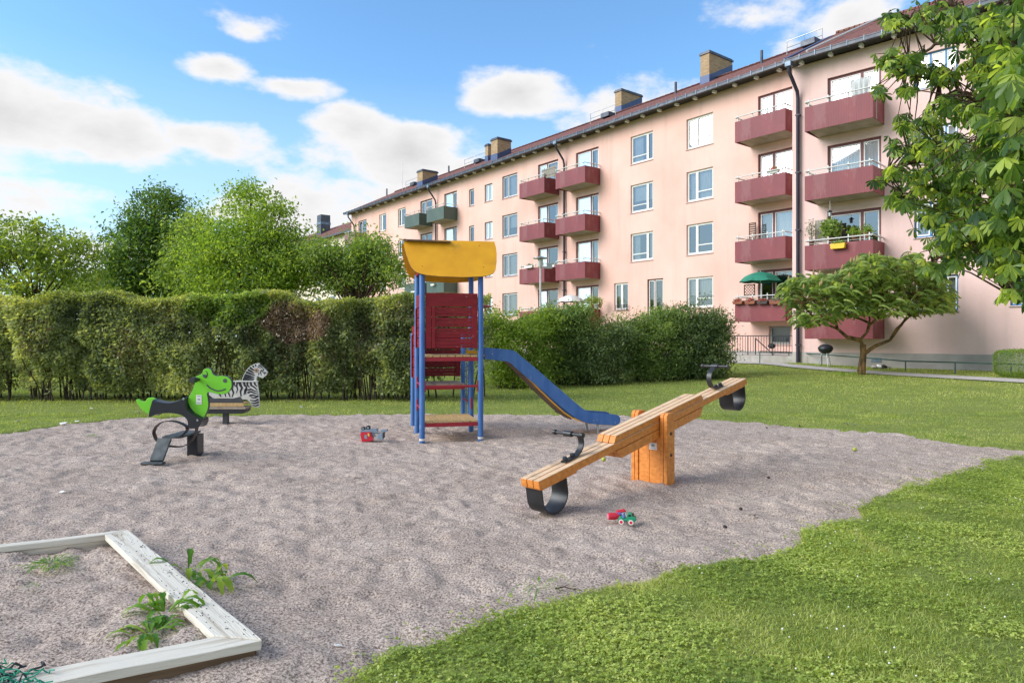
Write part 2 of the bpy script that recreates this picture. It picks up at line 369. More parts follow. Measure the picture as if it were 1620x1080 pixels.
M['paleorange'] = mat('sun_bleached_wood', (0.80,0.58,0.37), 0.7, vscale=5, col2=(0.66,0.42,0.24), bump=0.2, bscale=30, stretch=(0.4,8,8), detail=10)
M['rubber'] = mat('black_rubber', (0.022,0.022,0.024), 0.4, var=0.3, vscale=12, bump=0.1, spec=0.5)
M['blackplastic'] = mat('black_plastic', (0.02,0.021,0.027), 0.3, var=0.2, spec=0.5)
M['graymetal'] = mat('dusty_dark_steel', (0.10,0.115,0.12), 0.6, vscale=12, col2=(0.05,0.06,0.065), metal=0.3, bump=0.15)
M['limegreen'] = mat('lime_green_board', (0.19,0.62,0.035), 0.35, var=0.05, vscale=6, spec=0.4)
M['darkgrey'] = mat('dark_grey_board', (0.06,0.062,0.07), 0.5, var=0.2)
M['zebrawhite'] = mat('white_board', (0.66,0.66,0.63), 0.6, vscale=14, col2=(0.52,0.52,0.49))
M['sticker'] = mat('white_sticker', (0.75,0.75,0.74), 0.4)
M['stickergrey'] = mat('sticker_print', (0.3,0.32,0.34), 0.5)
M['oldwood'] = mat('bleached_white_wood', (0.72,0.67,0.57), 0.8, vscale=5, col2=(0.47,0.41,0.32), bump=0.5, bscale=25, spec=0.15, stretch=(0.35,7,5), detail=12, contrast=(0.3,0.5))
M['brownwood'] = mat('brown_frame_wood', (0.24,0.16,0.1), 0.85, vscale=4, col2=(0.14,0.09,0.055), bump=0.4, stretch=(0.4,6,5), spec=0.1)
M['bark'] = mat('tree_bark', (0.13,0.085,0.055), 0.95, vscale=7, col2=(0.06,0.042,0.03), bump=0.9, bscale=25, spec=0.1, stretch=(2,2,0.5), detail=10)
M['barkgold'] = mat('lichen_bark', (0.26,0.15,0.055), 0.95, vscale=5, col2=(0.06,0.045,0.032), bump=0.9, bscale=20, spec=0.1, stretch=(2,2,0.6), detail=10)
M['twig'] = mat('hedge_twigs', (0.12,0.095,0.075), 0.95, var=0.5, vscale=12, spec=0.1)
M['umbrella_green'] = mat('green_parasol_cloth', (0.03,0.25,0.16), 0.7, var=0.3, vscale=3)
M['pot'] = mat('terracotta_pot', (0.28,0.1,0.055), 0.8, var=0.3)
M['yellowpot'] = mat('yellow_pot', (0.8,0.5,0.02), 0.4, var=0.1)
M['geranium'] = leaf_mat('red_petals', [(0.5,0.01,0.02),(0.7,0.02,0.03)], 0.2)
M['lattice'] = mat('brown_lattice_wood', (0.13,0.08,0.055), 0.8, var=0.3)
M['bamboo'] = mat('grey_reed_screen', (0.4,0.36,0.31), 0.9, vscale=10, col2=(0.22,0.2,0.17), stretch=(8,8,0.4))
M['greenmetal'] = mat('dark_green_rail_paint', (0.06,0.12,0.1), 0.5, var=0.25, metal=0.2)
for k_, c_, sc_, lo_, am_ in (('blue',(0.35,0.42,0.5),9,.64,.55),('red',(0.42,0.2,0.17),14,.64,.6),('yellow',(0.42,0.24,0.05),3,.60,.35),('orange',(0.40,0.2,0.09),3,.58,.35),('paleorange',(0.34,0.27,0.2),4,.55,.6),('redtube',(0.45,0.25,0.22),16,.66,.6),('burgundy',(0.38,0.2,0.2),1.4,.56,.22),('limegreen',(0.12,0.4,0.03),3,.6,.25)):
    overlay(M[k_], c_, sc_, lo_, lo_+.07, (1,1,.35) if k_ in ('blue','burgundy') else (1,1,1), am_)
M['toyred'] = mat('toy_red_plastic', (0.65,0.02,0.045), 0.25, var=0.1, spec=0.6)
M['toygreen'] = mat('toy_green_plastic', (0.01,0.26,0.13), 0.25, var=0.1, spec=0.6)
M['toygrey'] = mat('toy_grey_blue_plastic', (0.25,0.32,0.4), 0.4, var=0.15)
M['toyblue'] = mat('toy_blue_plastic', (0.08,0.16,0.42), 0.3, var=0.1)
M['toywhite'] = mat('toy_white_plastic', (0.75,0.7,0.66), 0.35)
M['toyyellow'] = mat('toy_yellow_plastic', (0.8,0.5,0.1), 0.35)
M['apple'] = mat('green_apple_skin', (0.35,0.45,0.06), 0.4, col2=(0.5,0.4,0.08), vscale=20)
M['clod'] = mat('dark_clod', (0.05,0.04,0.035), 0.9, var=0.4, vscale=30)
M['litter'] = mat('white_petal_litter', (0.75,0.73,0.7), 0.8)
M['ropegreen'] = mat('green_net_cord', (0.02,0.33,0.2), 0.6, var=0.3, vscale=30)
M['leafdry'] = mat('dry_leaf', (0.45,0.3,0.1), 0.8, var=0.3)
L_ = {}
L_['hedge'] = leaf_mat('hedge_leaves', [(0.10,0.135,0.075),(0.21,0.26,0.13),(0.34,0.40,0.20),(0.55,0.58,0.32)], 0.42, 0.4)
L_['hedgetop'] = leaf_mat('backlit_hedge_leaves', [(0.17,0.22,0.07),(0.31,0.36,0.11),(0.48,0.48,0.18)], 0.5)  # lighter, yellower tone: the hedge top's backlight put into leaf colour
L_['fresh'] = leaf_mat('fresh_long_leaves', [(0.09,0.17,0.04),(0.19,0.30,0.07),(0.33,0.43,0.13)], 0.5)
L_['dry'] = leaf_mat('dead_brown_leaves', [(0.18,0.12,0.09),(0.3,0.21,0.16),(0.4,0.29,0.22)], 0.25, 0.8)
L_['shrub'] = leaf_mat('shrub_leaves', [(0.07,0.12,0.045),(0.14,0.22,0.065),(0.23,0.33,0.10),(0.36,0.45,0.15)], 0.42, 0.4)
L_['shrubdark'] = leaf_mat('dark_shrub_leaves', [(0.06,0.105,0.045),(0.13,0.19,0.08),(0.25,0.32,0.15)], 0.4, 0.4)
L_['shrublight'] = leaf_mat('light_shrub_leaves', [(0.12,0.20,0.04),(0.22,0.33,0.06),(0.36,0.46,0.10)], 0.5, 0.45)
L_['dark'] = leaf_mat('dark_crown_leaves', [(0.045,0.10,0.03),(0.11,0.20,0.05),(0.22,0.33,0.10)], 0.42, 0.4)
L_['light'] = leaf_mat('light_green_crown_leaves', [(0.12,0.21,0.04),(0.23,0.35,0.06),(0.38,0.48,0.12)], 0.5)
L_['mid'] = leaf_mat('green_crown_leaves', [(0.12,0.20,0.05),(0.23,0.34,0.09),(0.38,0.47,0.16)], 0.48)
L_['gold'] = leaf_mat('yellow_green_crown_leaves', [(0.11,0.18,0.04),(0.21,0.30,0.065),(0.36,0.42,0.12)], 0.52)
L_['chestnut'] = leaf_mat('horse_chestnut_leaves', [(0.035,0.08,0.03),(0.10,0.18,0.045),(0.21,0.31,0.065),(0.44,0.54,0.12)], 0.58, 0.33, 0.5)
L_['sumac'] = leaf_mat('sumac_leaves', [(0.08,0.14,0.05),(0.21,0.31,0.10),(0.42,0.50,0.20)], 0.5, 0.4)
L_['sumacfruit'] = leaf_mat('sumac_fruit_heads', [(0.28,0.22,0.07),(0.42,0.3,0.12)], 0.2, 0.8)
L_['grass'] = leaf_mat('grass_blades', [(0.15,0.21,0.055),(0.29,0.37,0.085),(0.44,0.50,0.15),(0.64,0.61,0.29)], 0.4, 0.5)
L_['weed'] = leaf_mat('weed_leaves', [(0.07,0.18,0.02),(0.14,0.30,0.03),(0.3,0.42,0.05)], 0.4, 0.4)
L_['silver'] = leaf_mat('silvery_plant_leaves', [(0.18,0.22,0.16),(0.32,0.36,0.28)], 0.3)

# ------------------------------------------------------------------ foliage generators
def leaves(name, pts, L, W, lm, parent=None, org=None, flat=0.3, dirs=None, val=None, fold=0.18, jitter=1.0):
    n = len(pts); pts = np.asarray(pts)
    d = rng.normal(size=(n, 3)); d[:, 2] -= 0.25
    if dirs is not None: d = d*jitter+dirs
    d /= np.linalg.norm(d, axis=1)[:, None]
    up = rng.normal(size=(n, 3))*(1-flat); up[:, 2] += flat*1.6
    s = np.cross(d, up); s /= np.linalg.norm(s, axis=1)[:, None]+1e-9
    nn = np.cross(s, d)
    l = (L*rng.uniform(0.6, 1.25, n))[:, None]; w = (W*rng.uniform(0.7, 1.2, n))[:, None]
    V = np.empty((n, 4, 3)); V[:, 0] = pts; V[:, 1] = pts+d*l*.45+s*w*.5+nn*w*fold; V[:, 2] = pts+d*l-nn*l*.1; V[:, 3] = pts+d*l*.45-s*w*.5+nn*w*fold
    b = np.arange(n)[:, None]*4
    F = np.concatenate([b+np.array([0,1,2]), b+np.array([0,2,3])])
    v = rng.uniform(0, 1, n) if val is None else np.clip(val, 0, 1)
    return np_mesh(name, V.reshape(-1, 3), [F], lm, parent, org, np.repeat(v, 4))

def clump_pts(blobs, ncl, per, cs, shell=0.55):
    """blobs: (center, radii); clump centres sit mostly near the blob surface"""
    vols = np.array([b[1][0]*b[1][1]*b[1][2] for b in blobs])**0.75; vols /= vols.sum()
    out = []; cen = []; val = []
    for _ in range(ncl):
        b = blobs[rng.choice(len(blobs), p=vols)]
        u = rng.normal(size=3); u /= np.linalg.norm(u); r = (shell+(1-shell)*rng.uniform())*(1+0.15*rng.normal())
        c = np.array(b[0])+u*np.array(b[1])*r
        k = int(per*rng.uniform(0.5, 1.5)); q = rng.normal(size=(k, 3))*np.array([cs, cs, cs*0.55])*rng.uniform(0.7, 1.35)
        out.append(c+q); cen.append(c); val.append(np.clip(rng.normal(0.5, 0.22)+rng.normal(size=k)*0.2, 0, 1))
    return np.concatenate(out), np.array(cen), np.concatenate(val)

def limb(mb, p, q, r0, r1, bend=0.15, n=6, k=7):
    p = Vector(p); q = Vector(q); L = (q-p).length; off = Vector((random.uniform(-1,1), random.uniform(-1,1), random.uniform(0,1)))*L*bend
    pts = []; rs = []
    for i in range(n+1):
        t = i/n; pts.append(p.lerp(q, t)+off*math.sin(math.pi*t)+Vector((random.uniform(-1,1), random.uniform(-1,1), random.uniform(-1,1)))*L*0.015*(0 < i < n)); rs.append(r0+(r1-r0)*t)
    mb.tube(pts, rs, k); return pts

def tree(name, base, height, blobs, lm, leafL, ncl, per, cs, label, cat='tree', group=None, trunk_r=0.16, nl=26, bark=None, flat=0.3, split=0.25, W=0.5):
    root = empty(name, base, 0, label, cat, group)
    pts, cen, val = clump_pts(blobs, ncl, per, cs)
    leaves('crown', pts, leafL, leafL*W, lm, root, base, flat=flat, val=val)
    mb = MB(); base = Vector(base); tz_ = height*split
    cc = np.mean([b[0] for b in blobs], axis=0)
    top = Vector((cc[0], cc[1], base.z+height*0.92))
    tp = [base+Vector((0,0,-0.1)), base.lerp(top, 0.1), base.lerp(top, split)+Vector((random.uniform(-.1,.1), 0, 0)), base.lerp(top, 0.6), top]
    mb.tube(tp, [trunk_r*1.25, trunk_r, trunk_r*.8, trunk_r*.4, 0.02], 9)
    order = rng.permutation(len(cen))[:nl]
    for i in order:
        c = Vector(cen[i]); h = max(0.12, min(0.85, (c.z-base.z)/height*0.62)); s = base.lerp(top, h)
        limb(mb, s, c, trunk_r*0.38*(1-h)+0.015, 0.008, 0.1)
    mb.build('trunk', bark or M['bark'], root, base, smooth=True)
    return root

# ------------------------------------------------------------------ ground: lawn, sand, path
UP = [(-260,716),(-100,697),(0,686),(60,676),(120,668),(215,660),(400,655),(640,654),(780,654),(900,655),(980,656),(1080,660),(1150,665),(1300,676),(1400,685),(1500,697),(1620,711),(1700,719)]
LOW = [(1700,722),(1620,721),(1570,727),(1530,742),(1490,754),(1430,772),(1390,793),(1340,828),(1290,852),(1200,880),(1080,905),(1000,925),(900,945),(850,962),(760,985),(700,1008),(620,1040),(530,1085),(430,1160)]
poly = [gnd(*p)[:2] for p in UP+LOW]+[(-1.6,1.3),(-3,-1),(-12,-2),(-15,6)]
SP = np.array(poly)
def sdist(x, y):
    """signed distance to the sand outline, positive inside"""
    x = np.asarray(x, float); y = np.asarray(y, float)
    x0_ = x; x = x+vnoise(x, y, 0.8, 7)*0.09+vnoise(x, y, 0.30, 3)*0.08+vnoise(x, y, 0.09, 4)*0.035; y = y+vnoise(x0_, y, 0.8, 8)*0.09+vnoise(x0_, y, 0.30, 5)*0.08+vnoise(x0_, y, 0.09, 6)*0.035
    best = np.full(x.shape, 1e9); ins = np.zeros(x.shape, bool)
    n = len(SP)
    for i in range(n):
        ax, ay = SP[i]; bx, by = SP[(i+1) % n]
        dx, dy = bx-ax, by-ay; t = np.clip(((x-ax)*dx+(y-ay)*dy)/(dx*dx+dy*dy+1e-12), 0, 1)
        best = np.minimum(best, (x-ax-t*dx)**2+(y-ay-t*dy)**2)
        c = ((ay > y) != (by > y)) & (x < (bx-ax)*(y-ay)/((by-ay) if by != ay else 1e-9)+ax)
        ins ^= c
    d = np.sqrt(best); return np.where(ins, d, -d)

# sandbox corners (world)
SA = Vector((-1.175, 3.21, 0)); SB = Vector((-2.85, 5.06, 0)); SDIR = Vector((-0.878, -0.478, 0))
SC_ = SA+SDIR*2.5; SD_ = SB+SDIR*2.5
def in_box(x, y, m=0.0):
    """inside the sandbox frame"""
    u = (SB-SA).normalized(); det = SDIR.x*u.y-SDIR.y*u.x
    px = x-SA.x; py = y-SA.y
    a = (px*u.y-py*u.x)/det; b = (SDIR.x*py-SDIR.y*px)/det
    return (a > m) & (a < 2.5-m) & (b > m) & (b < (SB-SA).length-m)

def grid(x0, x1, y0, y1, st):
    nx = int(round((x1-x0)/st))+1; ny = int(round((y1-y0)/st))+1
    X, Y = np.meshgrid(np.linspace(x0, x1, nx), np.linspace(y0, y1, ny)); X = X.ravel(); Y = Y.ravel()
    i = (np.arange(ny-1)[:, None]*nx+np.arange(nx-1)[None, :]).ravel()
    return X, Y, np.stack([i, i+1, i+nx+1, i+nx], 1)
def compact(V, F):
    u, inv = np.unique(F.ravel(), return_inverse=True); return V[u], inv.reshape(F.shape)

def sand_height(x, y):
    # trampled: overlapping shallow dents with soft rims
    a = vnoise(x, y, 0.34, 11); b = vnoise(x*1.0+y*.3, y-.2*x, 0.17, 12); c = vnoise(x, y, 0.075, 13); d = vnoise(x, y, 1.6, 14); e = vnoise(x, y, 0.035, 15)
    f = vnoise(x*.8+y*.5, y*1.3, 0.24, 16)
    r1 = (1-np.abs(f))**2; r2 = (1-np.abs(b))**2; r3 = (1-np.abs(c))**2
    h1 = np.clip(vnoise(x+.3*y, y*1.2, 0.13, 17), -.2, .8); h2 = np.clip(vnoise(x, y, 0.21, 18)-.1, 0, 1)
    return 0.020*r1*(.5+.5*np.abs(a))+0.018*r2-0.026*h1-0.018*h2+0.009*r3+0.005*(1-np.abs(vnoise(x, y, .05, 19)))+0.014*d+0.003*e-0.010
def ground():
    # sand
    X, Y, F = grid(-13, 12.6, 1.6, 15, 0.032)
    s = sdist(X, Y)
    Z = sand_height(X, Y)-0.016-0.16*np.clip(-s/0.16, 0, 1)-0.012*np.clip(1-s/0.3, 0, 1)
    # hollows under the tower and the seesaw ends
    for cx, cy, r, dz in ((-1.0,10.75,.75,.05),(0.3,6.2,.5,.025),(1.3,10.9,.7,.045),(-4.3,8.6,.55,.03),(-2.5,9.9,.3,-.01)):
        Z -= dz*np.exp(-((X-cx)**2+(Y-cy)**2)/(r*r))
    inb = in_box(X, Y, 0.06)
    u_ = (SB-SA).normalized(); det = SDIR.x*u_.y-SDIR.y*u_.x; a_ = ((X-SA.x)*u_.y-(Y-SA.y)*u_.x)/det; b_ = (SDIR.x*(Y-SA.y)-SDIR.y*(X-SA.x))/det
    dd = np.hypot(np.maximum(np.maximum(-a_, a_-2.5), 0), np.maximum(np.maximum(-b_, b_-2.497), 0))
    Z += 0.068*np.exp(-(dd/0.3)**2)*np.clip(1-(b_-1.6)/.8, .35, 1)
    Z = np.where(inb, 0.078+sand_height(X*1.1, Y*1.1)*1.2+0.015*vnoise(X, Y, .7, 21), Z)
    keep = (s[F].min(1) > -0.3)
    V, F2 = compact(np.stack([X, Y, Z], 1), F[keep])
    o = np_mesh('sand', V, [F2], M['sand'], smooth=True); tag(o, kind='structure')
    # lawn, fine part round the sand
    X, Y, F = grid(-16, 16, -2, 16, 0.07)
    s = sdist(X, Y)
    Z = terr(X, Y)+vnoise(X, Y, 0.8, 31)*0.008+vnoise(X, Y, 0.16, 32)*0.006-0.14*np.clip((s+0.02)/0.14, 0, 1)
    keep = s[F].max(1) < 0.35
    V1, F1 = compact(np.stack([X, Y, Z], 1), F[keep])
    X, Y, F = grid(-70, 90, -40, 130, 1.0)
    c = np.stack([X[F].mean(1), Y[F].mean(1)], 1)
    ins = (c[:, 0] > -15.6) & (c[:, 0] < 15.6) & (c[:, 1] > -1.6) & (c[:, 1] < 15.6)
    V2, F2 = compact(np.stack([X, Y, terr(X, Y)-0.012+vnoise(X, Y, 3, 31)*0.006], 1), F[~ins])
    # far flat rim to the horizon
    V3 = np.array([(-900,-900,-.9),(900,-900,-.9),(900,900,-.9),(-900,900,-.9)])
    o = np_mesh('lawn', np.concatenate([V1, V2, V3]), [F1, F2+len(V1), np.array([[0,1,2,3]])+len(V1)+len(V2)], M['lawn'], smooth=True); tag(o, kind='structure')
def sand_mat():
    m = bpy.data.materials.new('sand_grit'); m.use_nodes = True; nt = m.node_tree; N = nt.nodes; L = nt.links; p = N['Principled BSDF']
    p.inputs['Roughness'].default_value = 0.95; p.inputs['Specular IOR Level'].default_value = 0.15
    tc = N.new('ShaderNodeTexCoord')
    def noise(sc, det, rough=.6):
        n = N.new('ShaderNodeTexNoise'); L.new(tc.outputs['Object'], n.inputs['Vector']); n.inputs['Scale'].default_value = sc; n.inputs['Detail'].default_value = det; n.inputs['Roughness'].default_value = rough; return n
    g = noise(75, 4, .8); r = N.new('ShaderNodeValToRGB'); L.new(g.outputs['Fac'], r.inputs[0])
    e = r.color_ramp.elements; e[0].position = .40; e[0].color = (0.15,0.115,0.10,1); e[1].position = .60; e[1].color = (0.74,0.615,0.52,1)
    k = e.new(.5); k.color = (0.49,0.392,0.322,1)
    big = noise(1.1, 6); r2 = N.new('ShaderNodeValToRGB'); L.new(big.outputs['Fac'], r2.inputs[0])
    r2.color_ramp.elements[0].position = .3; r2.color_ramp.elements[1].position = .7; r2.color_ramp.elements[0].color = (.84,.81,.79,1); r2.color_ramp.elements[1].color = (1.08,1.08,1.08,1)
    mx = N.new('ShaderNodeMix'); mx.data_type = 'RGBA'; mx.blend_type = 'MULTIPLY'; mx.inputs['Factor'].default_value = 1
    L.new(r.outputs[0], mx.inputs['A']); L.new(r2.outputs[0], mx.inputs['B']); L.new(mx.outputs['Result'], p.inputs['Base Color'])
    b = N.new('ShaderNodeBump'); h = noise(42, 5, .75); L.new(h.outputs['Fac'], b.inputs['Height']); b.inputs['Strength'].default_value = 0.8; b.inputs['Distance'].default_value = 0.02
    L.new(b.outputs[0], p.inputs['Normal']); return m
M['sand'] = sand_mat()
def lawn_mat():
    m = bpy.data.materials.new('lawn_turf'); m.use_nodes = True; nt = m.node_tree; N = nt.nodes; L = nt.links; p = N['Principled BSDF']
    p.inputs['Roughness'].default_value = 0.9; p.inputs['Specular IOR Level'].default_value = 0.1
    tc = N.new('ShaderNodeTexCoord')
    def noise(sc, det, rough=.6):
        n = N.new('ShaderNodeTexNoise'); L.new(tc.outputs['Object'], n.inputs['Vector']); n.inputs['Scale'].default_value = sc; n.inputs['Detail'].default_value = det; n.inputs['Roughness'].default_value = rough; return n
    g = noise(30, 6, .75); r = N.new('ShaderNodeValToRGB'); L.new(g.outputs['Fac'], r.inputs[0])
    e = r.color_ramp.elements; e[0].position = .35; e[0].color = (0.10,0.13,0.035,1); e[1].position = .65; e[1].color = (0.33,0.39,0.09,1)
    big = noise(.5, 7, .65); r2 = N.new('ShaderNodeValToRGB'); L.new(big.outputs['Fac'], r2.inputs[0])
    r2.color_ramp.elements[0].position = .56; r2.color_ramp.elements[1].position = .72; r2.color_ramp.elements[0].color = (0,0,0,1); r2.color_ramp.elements[1].color = (.6,.6,.6,1)
    mx = N.new('ShaderNodeMix'); mx.data_type = 'RGBA'; L.new(r2.outputs[0], mx.inputs['Factor'])
    L.new(r.outputs[0], mx.inputs['A']); mx.inputs['B'].default_value = (0.30,0.29,0.09,1); L.new(mx.outputs['Result'], p.inputs['Base Color'])
    b = N.new('ShaderNodeBump'); L.new(g.outputs['Fac'], b.inputs['Height']); b.inputs['Strength'].default_value = 0.8; b.inputs['Distance'].default_value = 0.03
    L.new(b.outputs[0], p.inputs['Normal']); return m
M['lawn'] = lawn_mat()
ground()

PE = [((1105,566.5),(1105,572)),((1150,569),(1150,574)),((1180,571),(1180,575.5)),((1250,576.5),(1250,581)),((1330,583.5),(1330,588)),((1420,589.5),(1420,594.5)),((1500,594),(1500,599)),((1620,600.5),(1620,606)),((1760,608),(1760,615))]
PU = [gnd(*a) for a, b in PE]; PL = [gnd(*b) for a, b in PE]
mb = MB()
for i in range(len(PE)-1):
    for k in range(6):
        t0, t1 = k/6, (k+1)/6
        q = [PL[i].lerp(PL[i+1], t0), PL[i].lerp(PL[i+1], t1), PU[i].lerp(PU[i+1], t1), PU[i].lerp(PU[i+1], t0)]
        mb.add([(v.x, v.y, tz(v.x, v.y)+0.02) for v in q], [(0,1,2,3)])
tag(mb.build('footpath', M['path']), kind='structure')
def on_path(x, y):
    r = np.zeros(np.shape(x), bool)
    for i in range(len(PE)-1):
        a = PL[i]; b = PL[i+1]; c = PU[i+1]; d = PU[i]; ins = np.ones(np.shape(x), bool)
        for p, q in ((a, b), (b, c), (c, d), (d, a)): ins &= ((q.x-p.x)*(y-p.y)-(q.y-p.y)*(x-p.x)) > -0.03
        r |= ins
    return r

def grass_zone(name, n, zr, L, W, seed, xpx=(-120, 1740), segs=True, mask=None):
    g = np.random.default_rng(seed)
    u = g.uniform(0, 1, n); Y = np.sqrt(zr[0]**2+u*(zr[1]**2-zr[0]**2)); X = (g.uniform(*xpx, n)-CX)/FP*Y
    sd0 = sdist(X, Y); ok = ((sd0 < 0.015) | (g.uniform(0, 1, n) < 0.5*np.exp(-sd0/0.07)*np.clip(vnoise(X, Y, .25, 45)*1.6, 0, 1))) & ~on_path(X, Y)
    # in front of the facades only
    ok &= (X*0.789+Y*0.614 < 29.0) & (X*0.717+Y*0.697 < 28.5)
    ok &= g.uniform(0, 1, n) < 0.72+0.5*vnoise(X, Y, 0.5, 41)
    if mask is not None: ok &= mask(X, Y)
    X = X[ok]; Y = Y[ok]; n = len(X)
    pz = terr(X, Y)-0.008-0.035*np.clip((sdist(X, Y)+0.02)/0.10, 0, 1)
    P = np.stack([X, Y, pz], 1)
    t = g.uniform(0, 2*math.pi, n); s = np.stack([np.cos(t), np.sin(t), np.zeros(n)], 1)
    l = L*g.uniform(0.45, 1.25, n)*(1+0.35*vnoise(X, Y, 0.3, 42)); lean = g.normal(size=(n, 3))*0.55; lean[:, 2] = 1
    lean /= np.linalg.norm(lean, axis=1)[:, None]; l = l[:, None]; w = (W*g.uniform(.7, 1.3, n))[:, None]
    droop = np.zeros((n, 3)); droop[:, :2] = lean[:, :2]*0.6; droop[:, 2] = -0.12
    v = np.clip(0.42+0.22*vnoise(X, Y, 0.9, 43)+0.25*vnoise(X, Y, 0.25, 44)+g.normal(size=n)*0.17, 0, 1)
    if segs:
        V = np.stack([P-s*w/2, P+s*w/2, P+lean*l*.6+s*w*.4, P+lean*l*.6-s*w*.4, P+(lean+droop)*l], 1)
        b = np.arange(n)[:, None]*5; o = np_mesh(name, V.reshape(-1, 3), [b+np.array([0,1,2,3]), b+np.array([3,2,4])], L_['grass'], attr=np.repeat(v, 5))
    else:
        V = np.stack([P-s*w/2, P+s*w/2, P+lean*l], 1); b = np.arange(n)[:, None]*3
        o = np_mesh(name, V.reshape(-1, 3), [b+np.array([0,1,2])], L_['grass'], attr=np.repeat(v, 3))
    return tag(o, kind='stuff')
tag(grass_zone('grass', 300000, (2.7, 7.0), 0.036, 0.0046, 1, xpx=(480, 1740)), 'short green lawn grass in the near right corner', 'grass')
tag(grass_zone('grass', 150000, (7.0, 14.0), 0.045, 0.0075, 2), 'mown grass along the edges of the sand', 'grass')
tag(grass_zone('grass', 190000, (13.4, 30.0), 0.055, 0.014, 3, segs=False), 'mown lawn grass between the sand and the house', 'grass')

def clover_leaves(n=130000):
    g = np.random.default_rng(9); u = g.uniform(0, 1, n); Y = np.sqrt(2.7**2+u*(9.0**2-2.7**2)); X = (g.uniform(480, 1740, n)-CX)/FP*Y
    d = sdist(X, Y); den = 0.55+0.9*vnoise(X, Y, 0.7, 46)+0.5*vnoise(X, Y, 0.18, 47)
    ok = ((d < 0.0) | (g.uniform(0, 1, n) < .35*np.exp(-d/.08)*np.clip(vnoise(X, Y, .2, 48)*2, 0, 1))) & (g.uniform(0, 1, n) < den)
    X = X[ok]; Y = Y[ok]; n = len(X); h = 0.012+0.022*g.uniform(0, 1, n)+0.012*vnoise(X, Y, 0.15, 49)
    C = np.repeat(np.stack([X, Y, terr(X, Y)+h], 1), 3, 0); a = np.repeat(g.uniform(0, 6.28, n), 3)+np.tile([0, 2.1, 4.2], n)
    D = np.stack([np.cos(a), np.sin(a), 0.25*g.normal(size=3*n)-.1], 1)
    v = np.repeat(np.clip(.5+.3*vnoise(X, Y, .5, 50)+g.normal(size=n)*.2, 0, 1), 3)
    return leaves('clover', C, 0.0165, 0.0145, L_['clover'], dirs=D*3, jitter=.4, val=v, flat=.7)
L_['clover'] = leaf_mat('clover_leaves', [(0.15,0.23,0.05),(0.33,0.43,0.09),(0.56,0.62,0.19)], 0.4, 0.5)
tag(clover_leaves(), 'low clover growing through the near lawn', 'clover', kind='stuff')

# ------------------------------------------------------------------ buildings
class Fac:
    def __init__(s, vp, x, Z):
        t = (810-vp)/FP; N = math.hypot(1, t)
        s.X = Vector((t/N, -1/N, 0)); s.n = Vector((1/N, t/N, 0)); r = (x-810)/FP; s.d = Z*(s.n.x*r+s.n.y); s.ang = math.atan2(s.X.y, s.X.x)
    def P(s, a, b, z): return s.X*a+s.n*(s.d+b)+Vector((0, 0, z))
    def a(s, x, b=0):
        r = (x-810)/FP; Z = (s.d+b)/(s.n.x*r+s.n.y); return Z*(r*s.X.x+s.X.y)
    def z(s, x, y, b=0):
        r = (x-810)/FP; Z = (s.d+b)/(s.n.x*r+s.n.y); return H-(y-CY)/FP*Z
    def box(s, mb, a0, a1, b0, b1, z0, z1):
        vs = [s.P(a, b, z) for a in (a0, a1) for b in (b0, b1) for z in (z0, z1)]
        mb.add(vs, [(0,1,3,2),(4,6,7,5),(0,4,5,1),(2,3,7,6),(0,2,6,4),(1,5,7,3)])
FM = Fac(-30, 1128, FP/31.42); FR = Fac(-240, 1402, FP/41.13)
bo = FM.P(-35, 5, 0.3)
house = empty('apartment_house', bo, 0, 'long pink four-storey apartment house with red tiled roof and burgundy balconies', 'building')
bc = FM.P(-76, 6, 0.2)
house2 = empty('apartment_house', bc, 0, 'distant cream apartment house with red roof at the far left end of the pink one', 'building')

def facade(F, a0, a1, z0, z1, holes, m, name, root, org, depth=0.14):
    """one wall sheet with real openings and their reveals"""
    As = sorted({a0, a1, *[h[0] for h in holes], *[h[1] for h in holes]}); Zs = sorted({z0, z1, *[h[2] for h in holes], *[h[3] for h in holes]})
    mb = MB(); idx = {}
    def vid(i, j):
        if (i, j) not in idx: idx[(i, j)] = len(mb.v); mb.v.append(tuple(F.P(As[i], 0, Zs[j])))
        return idx[(i, j)]
    for i in range(len(As)-1):
        for j in range(len(Zs)-1):
            ca = (As[i]+As[i+1])/2; cz = (Zs[j]+Zs[j+1])/2
            if any(h[0] < ca < h[1] and h[2] < cz < h[3] for h in holes): continue
            mb.f.append((vid(i, j), vid(i+1, j), vid(i+1, j+1), vid(i, j+1))); mb.m.append(0)
    for h in holes:
        A = [(h[0], h[2]), (h[1], h[2]), (h[1], h[3]), (h[0], h[3])]
        for k in range(4):
            p, q = A[k], A[(k+1) % 4]; mb.add([F.P(p[0], 0, p[1]), F.P(q[0], 0, q[1]), F.P(q[0], depth, q[1]), F.P(p[0], depth, p[1])], [(0,1,2,3)])
    me = mb
    o = me.build(name, m, root, org); return o

